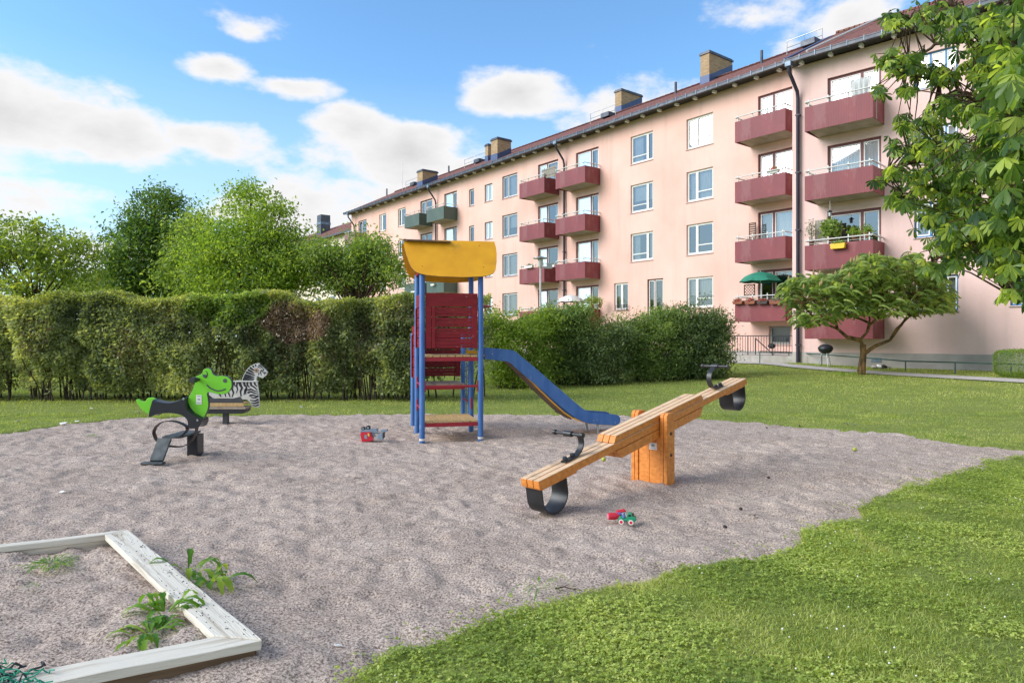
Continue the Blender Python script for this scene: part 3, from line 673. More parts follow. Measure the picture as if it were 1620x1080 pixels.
_wc = {}
def window(F, a0, a1, z0, z1, fr, style, root, org, sill=True, recess=0.10, curt=None, label=None, name='window'):
    """window: frame with glazing bars > pane, sill, curtain; local x along the wall, y into it, z up"""
    w = round(a1-a0, 2); h = round(z1-z0, 2); key = (w, h, fr, style, sill, curt, name)
    P = F.P((a0+a1)/2, recess, z0)-Vector(org)
    if key in _wc:
        c = copy_tree(_wc[key], root); c.location = P; c.rotation_euler = (0, 0, F.ang); return c
    mb = MB(); g = MB(); t = 0.10 if name == 'balcony_door' else 0.06; d = 0.07; mw = .055 if name == 'balcony_door' else .03
    def bar(x0, x1, q0, q1, y0=0, y1=d): mb.box(((x0+x1)/2, (y0+y1)/2, (q0+q1)/2), (x1-x0, y1-y0, q1-q0))
    L = -w/2; Rr = w/2
    bar(L, Rr, 0, t); bar(L, Rr, h-t, h); bar(L, L+t, t, h-t); bar(Rr-t, Rr, t, h-t)
    bays = {'A': [(0, .74, .26), (.74, 1, 0)], 'B': [(0, .36, 0), (.36, 1, .3)], 'L': [(0, .34, 0), (.34, 1, 0)], 'S': [(0, 1, 0)], 'D': [(0, .42, 0), (.42, 1, 0)], 'E': [(0, .66, 0), (.66, 1, 0)], 'T': [(0, .36, 0), (.36, .74, 0), (.74, 1, 0)], 'W': [(0, .5, 0), (.5, 1, 0)]}[style]
    iw = w-2*t; x0i = L+t
    sash = 0.045
    wm = MB()
    for (u0, u1, tr) in bays:
        xa = x0i+iw*u0; xb = x0i+iw*u1
        if u1 < 1: bar(xb-mw, xb+mw, t, h-t, -.012, d-.012)
        xa += mw if u0 > 0 else 0; xb -= mw if u1 < 1 else 0
        q0 = t; q1 = h-t
        for (sx0, sx1, sq0, sq1) in ((xa, xb, q0, q0+sash), (xa, xb, q1-sash, q1), (xa, xa+sash, q0+sash, q1-sash), (xb-sash, xb, q0+sash, q1-sash)):
            wm.box(((sx0+sx1)/2, .02, (sq0+sq1)/2), (sx1-sx0, .05, sq1-sq0))
        if tr:
            zt = h*tr; wm.box(((xa+xb)/2, .018, zt), (xb-xa-2*sash, .045, .05))
        g.add([(xa+sash, .03, q0+sash), (xb-sash, .03, q0+sash), (xb-sash, .03, q1-sash), (xa+sash, .03, q1-sash)], [(0,1,2,3)])
    o = mb.build(name, M[fr], root, loc=P); o.rotation_euler = (0, 0, F.ang)
    wm.build('sash', M['white'] if fr in ('white', 'redframe', 'blueframe_r', 'brownframe', 'blueframe') else M[fr], o)
    g.build('pane', M['darkpane'] if fr == 'plinthframe' else M['glass'] if style != 'T' else M['glass2'], o)
    if sill:
        s = MB(); s.add([(L-.03, -recess-.04, -.035), (Rr+.03, -recess-.04, -.035), (Rr+.03, .01, .0), (L-.03, .01, .0), (L-.03, -recess-.04, -.05), (Rr+.03, -recess-.04, -.05), (Rr+.03, .01, -.03), (L-.03, .01, -.03)], [(0,1,2,3),(7,6,5,4),(0,4,5,1),(1,5,6,2),(3,2,6,7),(0,3,7,4)])
        s.build('sill', M['sill'], o)
    if curt:
        c = MB(); spans = {'full': [(0, 1, 0)], 'side': [(0, .3, 0), (.78, 1, 0)], 'left': [(0, .45, 0)], 'blind': [(0, 1, .35)]}[curt]
        for u0, u1, lo in spans:
            n = max(4, int((u1-u0)*w/0.06)); xs = [x0i+iw*(u0+(u1-u0)*i/n) for i in range(n+1)]
            vs = []
            for i, x in enumerate(xs):
                y = .16+(.018 if i % 2 else -.018)*(0 if curt == 'blind' else 1)
                vs += [(x, y, t+.03+h*lo), (x, y, h-t-.02)]
            c.add(vs, [(2*i, 2*i+2, 2*i+3, 2*i+1) for i in range(n)])
        c.build('curtain', M['curtain'], o)
    if label: o['label'] = label
    _wc[key] = o
    return o

_bc = {}
def balcony(F, a0, a1, z0, z1, D, root, org, pm='burgundy', rail=0.19):
    """slab > panel, railing; local x along the wall, y into it, z up from panel bottom"""
    w = round(a1-a0, 2); h = 0.97; key = (w, D, pm); P = F.P((a0+a1)/2, 0, z0)-Vector(org)
    if key in _bc:
        c = copy_tree(_bc[key], root); c.location = P; c.rotation_euler = (0, 0, F.ang); return c
    x = w/2; s = MB()
    # slab, its underside sloping up towards the front edge
    s.add([(-x+.05, -D+.05, .09), (x-.05, -D+.05, .09), (x-.05, -.0, .0), (-x+.05, -.0, .0), (-x+.05, -D+.05, .2), (x-.05, -D+.05, .2), (x-.05, 0, .2), (-x+.05, 0, .2)], [(3,2,1,0),(4,5,6,7),(0,1,5,4),(1,2,6,5),(2,3,7,6),(3,0,4,7)])
    o = s.build('balcony', M['soffit'], root, loc=P); o.rotation_euler = (0, 0, F.ang)
    p = MB(); t = .025
    p.box((0, -D+t/2, h/2), (w, t, h)); p.box((-x+t/2, -D/2+t/2, h/2), (t, D-t, h)); p.box((x-t/2, -D/2+t/2, h/2), (t, D-t, h))
    p.build('side_panel', M[pm], o)
    r = MB(); zt = h+rail
    r.box((0, -D-.01, zt), (w, .06, .035)); r.box((-x+.03, -D/2, zt), (.06, D-.06, .035)); r.box((x-.03, -D/2, zt), (.06, D-.06, .035))
    for i in range(4):
        xx = -x+.14+i*(w-.28)/3; r.box((xx, -D+.04, (h-.2+zt)/2+.1), (.045, .03, zt-h+.2))
    for sx in (-1, 1): r.box((sx*(x-.05), -.35, (h-.2+zt)/2+.1), (.03, .045, zt-h+.2))
    for k in range(2):
        r.box((0, -D+.05, h+.07+k*.0), (w-.06, .012, .012))
    r.build('railing', M['rail'], o)
    _bc[key] = o
    return o

WT = [11.4+H-2.75*k for k in range(4)]       # window heads of the pink house, top storey first
BZ = [10.68, 7.87, 5.08, 2.32]
BZR = [9.78, 7.03, 4.26, 1.53]
WTR = [10.58+H-2.75*k for k in range(4)]

RZ = 16.74
def build_house():
    org = bo; F = FM; aL = F.a(556); aR = -14.6
    holes = []; wins = []
    def col(x0, x1, fr, st, top=0.0, hh=1.57, rows=(0,1,2,3), curts=('full',)*4, sill=True, nm='window'):
        a0 = F.a(x0); a1 = F.a(x1)
        for i, r in enumerate(rows):
            zt = WT[r]+top; holes.append((a0, a1, zt-hh, zt)); wins.append((a0, a1, zt-hh, zt, fr, st, curts[i % len(curts)], sill, nm))
    col(1086, 1128, 'white', 'B', curts=('left', 'full', None, 'blind'))
    col(997.6, 1033, 'white', 'A', rows=(0,1,2), curts=('left', 'blind', 'side'))
    col(794.5, 818.5, 'blueframe', 'L', curts=('full', 'blind', 'full', 'full'))
    col(766.7, 779, 'blueframe', 'W', -.2, 1.25, curts=('full', 'side'))
    col(742, 750, 'blueframe', 'S', -.2, 1.25, curts=(None,))
    col(629.6, 642, 'white', 'L', curts=('full', 'side', 'full'))
    col(600, 611, 'white', 'L', curts=('side', 'full'))
    col(567, 580, 'brownframe', 'D', curts=(None,))
    for (x0, x1, fr) in ((1199, 1256, 'redframe'), (911, 947, 'redframe'), (851, 883, 'redframe'), (702.8, 722.8, 'brownframe'), (665, 684, 'brownframe')):
        col(x0, x1, fr, 'D' if x0 not in (911, 702.8) else 'E', 0.05, 2.1, curts=('side', None, 'full', None) if x0 != 851 else ('full', 'side', None, None), sill=False, nm='balcony_door')
    # ground floor specials
    for (x0, x1, zt, hh, fr, st, c) in ((971.5, 993.7, 4.74, 1.55, 'white', 'W', 'left'), (1024, 1049, 4.8, 2.3, 'redframe', 'D', None)):
        a0 = F.a(x0); a1 = F.a(x1); holes.append((a0, a1, zt-hh, zt)); wins.append((a0, a1, zt-hh, zt, fr, st, c, True, 'window'))
    a0 = F.a(1216); a1 = F.a(1251); holes.append((a0, a1, 1.27, 2.12)); wins.append((a0, a1, 1.27, 2.12, 'plinthframe', 'S', None, True, 'basement_window'))
    facade(F, aL, aR, 0.95, 13.86, holes, M['plaster'], 'wall', house, org)
    mb = MB(); F.box(mb, aL+.02, aR, -.03, .25, -0.3, 0.95-.002); mb.build('plinth', M['plinth'], house, org)
    for w in wins: window(F, *w[:6], house, org, sill=w[7], curt=w[6], name=w[8])
    # back, far end and near end walls, and a dark partition added to keep the rooms behind the glass dark
    mb = MB(); F.box(mb, aL, aL+.2, .15, 10.8, 0, 13.86); F.box(mb, aL, aR, 10.8, 11, 0, 13.86); F.box(mb, aR-.2, aR, .15, 10.8, 0, 13.86)
    # gable above the eaves at both ends
    for a in (aL, aR-.2):
        mb.add([F.P(a, .15, 13.86), F.P(a, 10.8, 13.86), F.P(a, 5, 16.5), F.P(a+.2, .15, 13.86), F.P(a+.2, 10.8, 13.86), F.P(a+.2, 5, 16.5)], [(0,1,2),(3,5,4),(0,2,5,3),(1,4,5,2)])
    mb.build('outer_wall', M['plaster'], house, org)
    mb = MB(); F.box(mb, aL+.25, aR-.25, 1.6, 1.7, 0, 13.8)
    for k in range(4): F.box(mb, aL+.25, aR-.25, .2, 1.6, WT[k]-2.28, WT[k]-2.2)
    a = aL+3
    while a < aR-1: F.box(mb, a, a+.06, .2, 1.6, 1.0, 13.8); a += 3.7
    mb.build('dark_partition', M['room'], house, org)
    # roof
    def roofp(F, a0, a1, ze, zr, br, back, nm):
        # local frame: x along eaves, y up the slope
        e = -.62; L = math.hypot(br-e, zr-ze); ang = math.atan2(zr-ze, br-e)
        for side in (0, 1):
            mbr = MB(); Lx = (a1-a0)/2; th = .1
            LL = L if side == 0 else math.hypot(back-br, zr-ze)
            an = ang if side == 0 else math.atan2(zr-ze, back-br)
            mbr.box((0, LL/2, 0), (2*Lx, LL, th))
            o = mbr.build('roof' if side == 0 else 'rear_roof', M['roof'], house)
            Xv, Yv = F.X, F.n
            if side == 0:
                base = F.P((a0+a1)/2, e, ze)-Vector(org); y = (Yv*math.cos(an)+Vector((0,0,math.sin(an)))); x = Xv
            else:
                base = F.P((a0+a1)/2, back, ze)-Vector(org); y = (-Yv*math.cos(an)+Vector((0,0,math.sin(an)))); x = -Xv
            zz = x.cross(y); o.matrix_local = Matrix(((x.x,y.x,zz.x,base.x),(x.y,y.y,zz.y,base.y),(x.z,y.z,zz.z,base.z),(0,0,0,1)))
            if side == 0:
                rc = MB(); n = int((a1-a0)/.4)
                for i in range(n): rc.tube([(-Lx+.4*i, LL, .06), (-Lx+.4*i+.41, LL, .06)], [.10, .085], 7)
                rc.build('ridge_tiles', M['roof'], o)
    roofp(F, aL-.2, aR+.1, 13.93, RZ, 5.0, 11.6, 'm')
    mb = MB(); F.box(mb, aL-.2, aR, -.6, .02, 13.83, 13.88); mb.build('soffit', M['darkmetal'], house, org)
    def gutter(F, a0, a1, zb, nm):
        mb = MB(); pts = [F.P(a0, -.72, zb+.1), F.P(a1, -.72, zb+.1)]
        F.box(mb, a0, a1, -.8, -.66, zb, zb+.13); F.box(mb, a0, a1, -.82, -.64, zb+.13, zb+.15)
        F.box(mb, a0, a1, -.64, -.60, zb+.02, zb+.24)
        mb.mi = 1; a = a0+.1
        while a < a1: F.box(mb, a, a+.03, -.825, -.64, zb-.012, zb+.2); a += .62
        return mb.build('gutter', [M['gutter'], M['zinc']], house, org)
    gutter(F, aL-.2, F.a(1256), 13.78, 'g')
    proto = None; a = aL+.5; k = 0
    while a < -16.6:
        if proto is None:
            mb = MB(); mb.box((0, -.38, 0), (.12, .26, .12)); proto = mb.build('rafter_end', M['white'], house, loc=F.P(a, 0, 13.76)-Vector(org)); proto.rotation_euler = (0, 0, F.ang)
        else:
            c = proto.copy(); SC.collection.objects.link(c); c.location = F.P(a, 0, 13.76)-Vector(org); c.rotation_euler = (0, 0, F.ang); c.parent = house
        a += 1.16 if a > -45 else 1.5
    # balconies
    for r in range(4):
        balcony(F, F.a(821.7, -1.25), F.a(861, -1.25), BZ[r], 0, 1.25, house, org)
        balcony(F, F.a(879, -1.25), F.a(925.4, -1.25), BZ[r], 0, 1.25, house, org)
        balcony(F, F.a(1162.6, -1.25), F.a(1242.6, -1.25), BZ[r], 0, 1.25, house, org)
        balcony(F, F.a(640, -1.25), F.a(663, -1.25), BZ[r], 0, 1.25, house, org, 'green_panel')
        balcony(F, F.a(675, -1.25), F.a(702, -1.25), BZ[r], 0, 1.25, house, org, 'green_panel')
        balcony(F, F.a(545, -1.25), F.a(561, -1.25), BZ[r]-.1, 0, 1.25, house, org, 'brown_panel')
    # downpipes
    def downpipe(F, x, zt, zb, r=.065):
        a = F.a(x, -.15); mb = MB()
        mb.tube([F.P(a-.12, -.72, zt), F.P(a-.12, -.7, zt-.3), F.P(a-.08, -.55, zt-.5), F.P(a, -.2, zt-1.0), F.P(a, -.13, zt-1.25), F.P(a, -.13, zb)], r, 10)
        o = mb.build('downpipe', M['pipe'], house, org, smooth=True)
        h = MB(); h.box(F.P(a-.12, -.72, zt+.02), (.26, .26, .22), Matrix.Rotation(F.ang, 3, 'Z')); h.build('rain_head', M['zinc'], o, org, bevel=.02)
        c = MB()
        z = zt-2
        while z > zb+.5: F.box(c, a-.09, a+.09, -.21, -.0, z, z+.05); z -= 2.4
        c.build('pipe_clamp', M['pipe'], o, org)
    downpipe(F, 892, 13.75, .6); downpipe(F, 689, 13.7, .6); downpipe(F, 560, 13.7, .6)
    # chimneys: brick shafts deep across the roof
    def roofz(F, b): return 13.93+(b+.62)*(RZ-13.93)/5.62
    def solve_b(x, y):
        best = None
        for i in range(60):
            b = -.3+i*.1
            e = abs(F.z(x, y, b)-roofz(F, b))
            if best is None or e < best[0]: best = (e, b)
        return best[1]
    def chimney(xl, xc, xr, yt, yb):
        b0 = solve_b(xc, yb); a1 = F.a(xc, b0); a0 = F.a(xl, b0); zt = F.z(xc, yt, b0)
        # depth so that the far edge lands at xr
        b1 = b0+.3
        while b1 < b0+4 and (F.P(a1, b1, 0).x/F.P(a1, b1, 0).y*FP+CX) < xr: b1 += .05
        mb = MB(); zb = roofz(F, b0)-.3
        c = F.P((a0+a1)/2, (b0+b1)/2, zb)
        mb.box((0, 0, (zt-zb)/2), (a1-a0, b1-b0, zt-zb))
        o = mb.build('chimney', M['brick'], house, loc=c-Vector(org)); o.rotation_euler = (0, 0, F.ang)
        cp = MB(); w = a1-a0; d = b1-b0; hh = zt-zb
        cp.box((0, 0, hh+.03), (w+.12, d+.12, .1)); cp.box((0, 0, hh+.11), (w+.02, d+.02, .08)); cp.build('chimney_cap', M['gutter'], o)
        fl = MB(); sl_ = (RZ-13.93)/5.62
        for sx in (-1, 1):
            x = sx*(w/2+.012)
            fl.add([(x-.01, -d/2-.02, .1), (x-.01, d/2, .1+d*sl_), (x-.01, d/2, .75+d*sl_), (x-.01, -d/2-.02, .75), (x+.01, -d/2-.02, .1), (x+.01, d/2, .1+d*sl_), (x+.01, d/2, .75+d*sl_), (x+.01, -d/2-.02, .75)], [(0,1,2,3),(7,6,5,4),(0,4,5,1),(1,5,6,2),(2,6,7,3),(3,7,4,0)])
        fl.box((0, -d/2-.012, .45), (w+.04, .02, .7)); fl.build('flashing', M['flash'], o)
    for c in ((1108,1122,1158,83,131),(973,983,1015,143,177),(776.9,787,807.8,219.5,253),(767.6,772,777,230,256),(660.2,668.5,692,270,297)): chimney(*c)
    # roof guard rails, hatches, vent pipes, aerial
    def rails(F, x0, x1, y0, ytop, zf):
        b = 3.9; a0 = F.a(x0, b); a1 = F.a(x1, b); z = zf(b); mb = MB(); 
        mb.tube([F.P(a0, b, z-.1), F.P(a0, b, z+.75), F.P(a1, b, z+.75), F.P(a1, b, z-.1)], .022, 6)
        mb.tube([F.P((a0+a1)/2, b, z-.1), F.P((a0+a1)/2, b, z+.75)], .02, 6); mb.tube([F.P(a0, b, z+.4), F.P(a1, b, z+.4)], .015, 6)
        mb.build('roof_railing', M['galv'], house, org)
        hb = MB(); am = a0*.35+a1*.65; hb.box(F.P(am, b+.2, z+.25), (.75, .8, .3), Matrix.Rotation(F.ang, 3, 'Z')); hb.build('roof_hatch', M['gutter'], house, org, bevel=.02)
    zfM = lambda b: roofz(FM, b)
    rails(F, 934, 974, 0, 0, zfM); rails(F, 735, 768, 0, 0, zfM); rails(F, 642, 661, 0, 0, zfM)
    rails(F, 1245, 1301, 0, 0, zfM)
    for x in (1205, 1069, 710, 612):
        b = 4.0; a = F.a(x, b); mb = MB(); mb.tube([F.P(a, b, roofz(F, b)-.1), F.P(a, b, roofz(F, b)+.75)], .075, 10); mb.build('vent_pipe', M['gutter'], house, org, smooth=True)
    b = 4.8; a = F.a(636.6, b); mb = MB(); mb.tube([F.P(a, b, 16.4), F.P(a, b, 19.9)], .025, 6); mb.build('aerial_mast', M['galv'], house, org)

    # ---- nearer part of the house, turned a little and standing forward
    F = FR; holes = []; wins = []
    aL = F.a(1253.5); aR = 6.0
    def colr(a0, a1, fr, st, top, hh, rows, curts, sill, nm='window'):
        for i, r in enumerate(rows):
            zt = WTR[r]+top; holes.append((a0, a1, zt-hh, zt)); wins.append((a0, a1, zt-hh, zt, fr, st, curts[i % len(curts)], sill, nm))
    colr(F.a(1309), F.a(1394), 'redframe', 'E', 0, 2.1, (0,1,2,3), ('side', 'full', None, 'side'), False, 'balcony_door')
    colr(F.a(1446), F.a(1516), 'blueframe_r', 'T', -.02, 1.31, (0,1,2,3), ('full', 'side', 'blind', 'full'), True)
    colr(F.a(1598), F.a(1668), 'blueframe_r', 'T', .1, 1.31, (0,1,2,3), ('full',), True)
    colr(-0.9, 0.9, 'white', 'T', 0, 1.31, (0,1,2,3), ('full',), True)
    pz = .98
    facade(F, aL, aR, pz, 12.95, holes, M['plaster_r'], 'wall', house, org)
    for w in wins: window(F, *w[:6], house, org, sill=w[7], curt=w[6], name=w[8])
    mb = MB(); F.box(mb, aL+.015, aR, -.03, .25, -.3, pz-.002); mb.build('plinth', M['plinth'], house, org)
    mb = MB(); F.box(mb, aL, aL+.2, .15, 10.8, 0, 12.95); F.box(mb, aR-.2, aR, .15, 10.8, 0, 12.95); F.box(mb, aL+.2, aR-.2, 10.6, 10.8, 0, 12.95)
    for a in (aL, aR-.2):
        mb.add([F.P(a, .15, 12.95), F.P(a, 10.8, 12.95), F.P(a, 5, 15.7), F.P(a+.2, .15, 12.95), F.P(a+.2, 10.8, 12.95), F.P(a+.2, 5, 15.7)], [(0,1,2),(3,5,4),(0,2,5,3),(1,4,5,2)])
    mb.build('outer_wall', M['plaster_r'], house, org)
    mb = MB(); F.box(mb, aL+.25, aR-.25, 1.6, 1.7, 0, 12.9)  # added dark partition again, so this part's windows look unlit
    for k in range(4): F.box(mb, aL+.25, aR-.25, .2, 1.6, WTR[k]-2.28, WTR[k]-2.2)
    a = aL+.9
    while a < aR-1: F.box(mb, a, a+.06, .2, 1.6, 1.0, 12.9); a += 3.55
    mb.build('dark_partition', M['room'], house, org)
    roofp(F, aL-.05, aR+.2, 13.08, 15.95, 5.0, 11.6, 'r')
    mb = MB(); F.box(mb, aL-.05, aR, -.6, .02, 12.98, 13.03); mb.build('soffit', M['darkmetal'], house, org)
    gutter(F, aL-.1, aR, 12.93, 'g')
    a = aL+.55
    while a < aR-.3:
        c = proto.copy(); SC.collection.objects.link(c); c.location = F.P(a, 0, 12.92)-Vector(org); c.rotation_euler = (0, 0, F.ang); c.parent = house; a += 1.16
    for r in range(4): balcony(F, F.a(1273, -1.25), F.a(1381.3, -1.25), BZR[r], 0, 1.25, house, org)
    downpipe(F, 1262, 12.85, .5, .075)
    # verge flashing where the two roofs meet, and the pale pole lying on the roof
    sl_ = (15.95-13.08)/5.62
    mb = MB(); mb.bar(F.P(aL-.02, -.6, 13.17), F.P(aL-.02, 4.3, 15.62), .22, .1); mb.build('verge_flashing', M['flash'], house, org)
    mb = MB(); mb.tube([F.P(F.a(1276, -.5), -.5, 13.3), F.P(F.a(1392, 4.4), 4.4, 15.85)], .045, 7); mb.build('roof_pole', M['rail'], house, org)
    # vent grille on the plinth
    mb = MB(); a = F.a(1590); F.box(mb, a-.15, a+.25, -.06, -.03, .95, 1.13); mb.build('vent_grille', M['zinc'], house, org)
    mb = MB(); a = F.a(1388); F.box(mb, a-.2, a+.15, -.06, -.03, .62, .8); mb.build('vent_grille', M['zinc'], house, org)
M['darkpane'] = mat('dark_window_glass', (0.05,0.06,0.075), 0.06, var=0.3, vscale=0.6, spec=0.8)
M['plinthframe'] = mat('grey_window_paint', (0.3,0.3,0.28), 0.6, var=0.1)
build_house()

def build_house2():
    F = FM; org = bc; a1 = F.a(556)-.3; a0 = a1-34; b0 = 1.2
    zt = 12.6
    mb = MB(); F.box(mb, a0, a1, b0, b0+10, 0, zt); mb.build('wall', M['cream'], house2, org)
    for (aa, sgn) in ((0, 1),):
        mb = MB(); mb.add([F.P(a0-.2, b0-.5, zt), F.P(a1+.1, b0-.5, zt), F.P(a1+.1, b0+5, zt+3.0), F.P(a0-.2, b0+5, zt+3.0), F.P(a0-.2, b0+10.5, zt), F.P(a1+.1, b0+10.5, zt)], [(0,1,2,3),(3,2,5,4),(1,5,2),(0,3,4),(0,4,5,1)])
        mb.build('roof', M['roof'], house2, org)
    mb = MB(); F.box(mb, a0-.2, a1+.1, b0-.66, b0-.51, zt-.1, zt+.06); mb.build('gutter', M['gutter'], house2, org)
    a = F.a(512, b0+3.2); 
    mb = MB(); zz = F.z(512, 341, b0+3.2); w = .62
    F.box(mb, a-w, a+w, b0+2.6, b0+3.8, zt, zz); o = mb.build('chimney', M['gutter'], house2, org)
    mb = MB(); F.box(mb, a-w-.04, a+w+.04, b0+2.55, b0+3.85, zz-1.2, zz-.9); mb.build('chimney_band', M['zinc'], o, org)
    for i in range(8):
        for k in range(4):
            aa = a1-3.2-i*3.9; z1 = zt-.9-2.75*k
            mb = MB(); F.box(mb, aa-.75, aa+.75, b0-.03, b0-.004, z1-1.5, z1); o = mb.build('window', M['white'], house2, org)
            mb = MB(); F.box(mb, aa-.66, aa-.05, b0-.045, b0-.031, z1-1.4, z1-.09); F.box(mb, aa+.03, aa+.66, b0-.045, b0-.031, z1-1.4, z1-.09); mb.build('pane', M['darkpane'], o, org)
build_house2()

# ------------------------------------------------------------------ hedge, shrubs, trees
def hedge():
    org = (-7.5, 17.6, 0)
    root = empty('hedge', org, 0, 'long clipped leafy hedge standing behind the two animal riders and the climbing tower', 'hedge')
    g = rng; X0, X1 = -17.5, -0.55
    def shell(n, dens=True):
        X = g.uniform(X0, X1, n); face = g.uniform(0, 1, n)
        top = 2.60+0.11*vnoise(X, X*0, 1.5, 51)+0.08*vnoise(X, X*0, .45, 52)-0.06*np.clip((X+4)/3.5, 0, 1)
        # front, back, top sheets with depth into the hedge
        dep = g.exponential(0.30, n)
        Z = g.uniform(0.05, 1, n)**0.85*top
        bul = 0.30*vnoise(X, Z*.45, 1.0, 53)+0.22*vnoise(X, Z, 0.40, 54)+.10*vnoise(X, Z, .18, 62)
        lob = np.abs(np.sin(math.pi*(X+.5*vnoise(X, X*0, 1.4, 64))/1.75)); bul = bul+0.30*(lob-.5); top = top+0.13*(lob-.6)
        yf = 16.75-bul+0.30*np.clip(1-Z/1.0, 0, 1)+0.16*np.clip((Z-2.2)/.4, 0, 1)
        Y = np.where(face < 0.66, yf+dep, 0)
        t = face >= 0.66
        Y = np.where(t & (face < 0.86), yf+g.uniform(0, 1, n)*1.75, Y)
        Zt = top-g.exponential(0.07, n)+0.10*vnoise(X, Y, 0.5, 55)
        Z = np.where(t & (face < 0.86), Zt, Z)
        Y = np.where(face >= 0.86, 18.5+bul-dep, Y)
        # gaps low down
        low = np.clip((1.25-Z)/0.8, 0, 1); gap = vnoise(X, Z*0.35, 0.7, 56)*0.6+vnoise(X, Z*.5, 0.22, 57)*0.4
        keep = g.uniform(0, 1, n) > low*(0.42+1.35*gap+.5*(lob < .35))
        # end of the hedge rounds off
        e = np.clip((X-(X1-0.75))/0.75, 0, 1); keep &= np.abs(Y-17.6) < 0.95*np.sqrt(1-e*e)+0.12
        lean = np.clip(1-Z/2.6, 0, 1)
        X = X+0.25*lean*e
        # hollow dark hole
        keep &= ~((((X+7.15)/0.6)**2+((Z-1.0)/.85)**2 < g.uniform(.3, 1.3, n)) & (Y < 17.35))
        return X[keep], Y[keep], Z[keep], top[keep]
    X, Y, Z, top = shell(255000)
    patch = (Y < 17.2) & (((X+5.35)/0.85)**2+((Z-1.95)/.55)**2+0.5*vnoise(X, Z, .4, 58) < 0.85)
    for (px_, pz_, rx_, rz_, pr) in ((-1.9,1.9,.55,.5,.45),(-9.3,1.3,.5,.6,.4),(-11.6,1.6,.45,.7,.35),(-3.6,1.5,.4,.6,.3),(-13.3,1.4,.5,.5,.35),(-5.3,1.2,1.0,.7,.25),(-8.6,2.1,.5,.3,.3),(-2.7,2.2,.7,.25,.3)): patch |= (((X-px_)/rx_)**2+((Z-pz_)/rz_)**2 < .8+.6*vnoise(X, Z, .3, 63)) & (rng.uniform(0, 1, len(X)) < pr)
    fresh = (((X+7.0)/1.05)**2+((Z-2.35)/.5)**2 < 1.0) & (rng.uniform(0, 1, len(X)) < .75)
    tp = (Z > top-0.13-0.28*rng.uniform(0, 1, len(X))**1.5) & ~fresh & (rng.uniform(0, 1, len(X)) < .8)
    P = np.stack([X, Y, Z], 1)
    out = np.zeros((len(X), 3)); out[:, 1] = -1.0; out[:, 2] = -.25
    species = 0.3*vnoise(X, X*0, 1.3, 59)
    v = lambda m, b=0.42: np.clip(b+0.3*vnoise(X[m], Z[m], 0.35, 60)+0.2*vnoise(X[m], Z[m], 1.1, 61)+rng.normal(size=m.sum())*0.2+species[m], 0, 1)
    m0 = ~patch & ~fresh & ~tp
    leaves('foliage', P[m0], 0.098, 0.062, L_['hedge'], root, org, dirs=out[m0], jitter=.9, val=v(m0), flat=.25)
    tag(leaves('backlit_top', P[tp], 0.07, 0.042, L_['hedgetop'], root, org, dirs=out[tp]*np.array([0,.5,-2]), jitter=1.2, val=v(tp, .5)), 'yellow-green leaves along the clipped top, backlit glow in their colour')  # glow of the backlit hedge top is painted by these paler leaves
    tag(leaves('foliage', P[patch], 0.075, 0.03, L_['dry'], root, org, dirs=out[patch], jitter=1.3, val=v(patch, .5)), 'dead brown patch of leaves')
    tag(leaves('foliage', P[fresh], 0.13, 0.042, L_['fresh'], root, org, dirs=out[fresh], jitter=.8, val=v(fresh, .5)), 'bright green patch of longer leaves')
    # long shoots standing out of the top
    mb = MB()
    for i in range(230):
        x = random.uniform(X0, X1); y = random.uniform(17.0, 18.2); h = random.uniform(1.2, 2.3)
        b = Vector((x, y, -0.02)); lean = Vector((random.uniform(-.35, .35), random.uniform(-.5, .3), 0))
        mb.tube([b, b+lean*.3+Vector((0,0,h*.4)), b+lean*.8+Vector((random.uniform(-.05,.05),0,h*.75)), b+lean+Vector((0,0,h))], [.022, .017, .012, .005], 5)
        if i % 2:
            q = b+lean*.5+Vector((0,0,h*.55)); mb.tube([q, q+Vector((random.uniform(-.3,.3), random.uniform(-.5,.1), .3)), q+Vector((random.uniform(-.5,.5), random.uniform(-.7,.1), .75))], [.012,.009,.004], 4)
    mb.build('stems', M['twig'], root, org)
hedge()

def shrub(px, py, rx, rz, Z, lm, label, n=15000, L=0.10, W=0.045, dep=1.0, extra=()):
    c = P3(px, py, Z); g0 = gnd(px, 596); base = (c.x, c.y, tz(c.x, c.y))
    root = empty('shrub', base, 0, label, 'shrub', 'shrubs between the slide and the house')
    s = Z/FP; R3 = (rx*s, dep, rz*s)
    blobs = [(tuple(c), R3)]
    for (ex, ey, erx, erz) in extra: blobs.append((tuple(P3(ex, ey, Z+random.uniform(-.3, .3))), (erx*s, dep*.7, erz*s)))
    blobs.append(((c.x, c.y, base[2]+0.45), (rx*s*.92, dep*.9, .5)))
    pts, cen, val = clump_pts(blobs, n//45, 70, 0.17, shell=.5)
    k = pts[:, 2] > base[2]+0.02; pts = pts[k]; val = val[k]
    leaves('foliage', pts, L, W, lm, root, base, val=val, flat=.35)
    mb = MB(); b = Vector(base)
    for i in range(26):
        c2 = Vector(cen[random.randrange(len(cen))]); st = b+Vector((random.uniform(-.5,.5)*R3[0], random.uniform(-.4,.4), -.03))
        limb(mb, st, c2, .02, .004, .06, 4, 5)
    # upright shoots poking out
    mb.build('stems', M['twig'], root, base)
    return root
shrub(815, 545, 62, 52, 21.5, L_['shrublight'], 'pale green loose shrub directly behind the slide top, leftmost of the shrubs', 15000, .10, .045, extra=[(790,520,35,28),(850,515,35,24)])
shrub(893, 542, 52, 57, 22.6, L_['shrub'], 'tall mid green shrub below the white parasol and lamp post', 17000, .10, .045, extra=[(880,512,34,26),(915,500,22,16)])
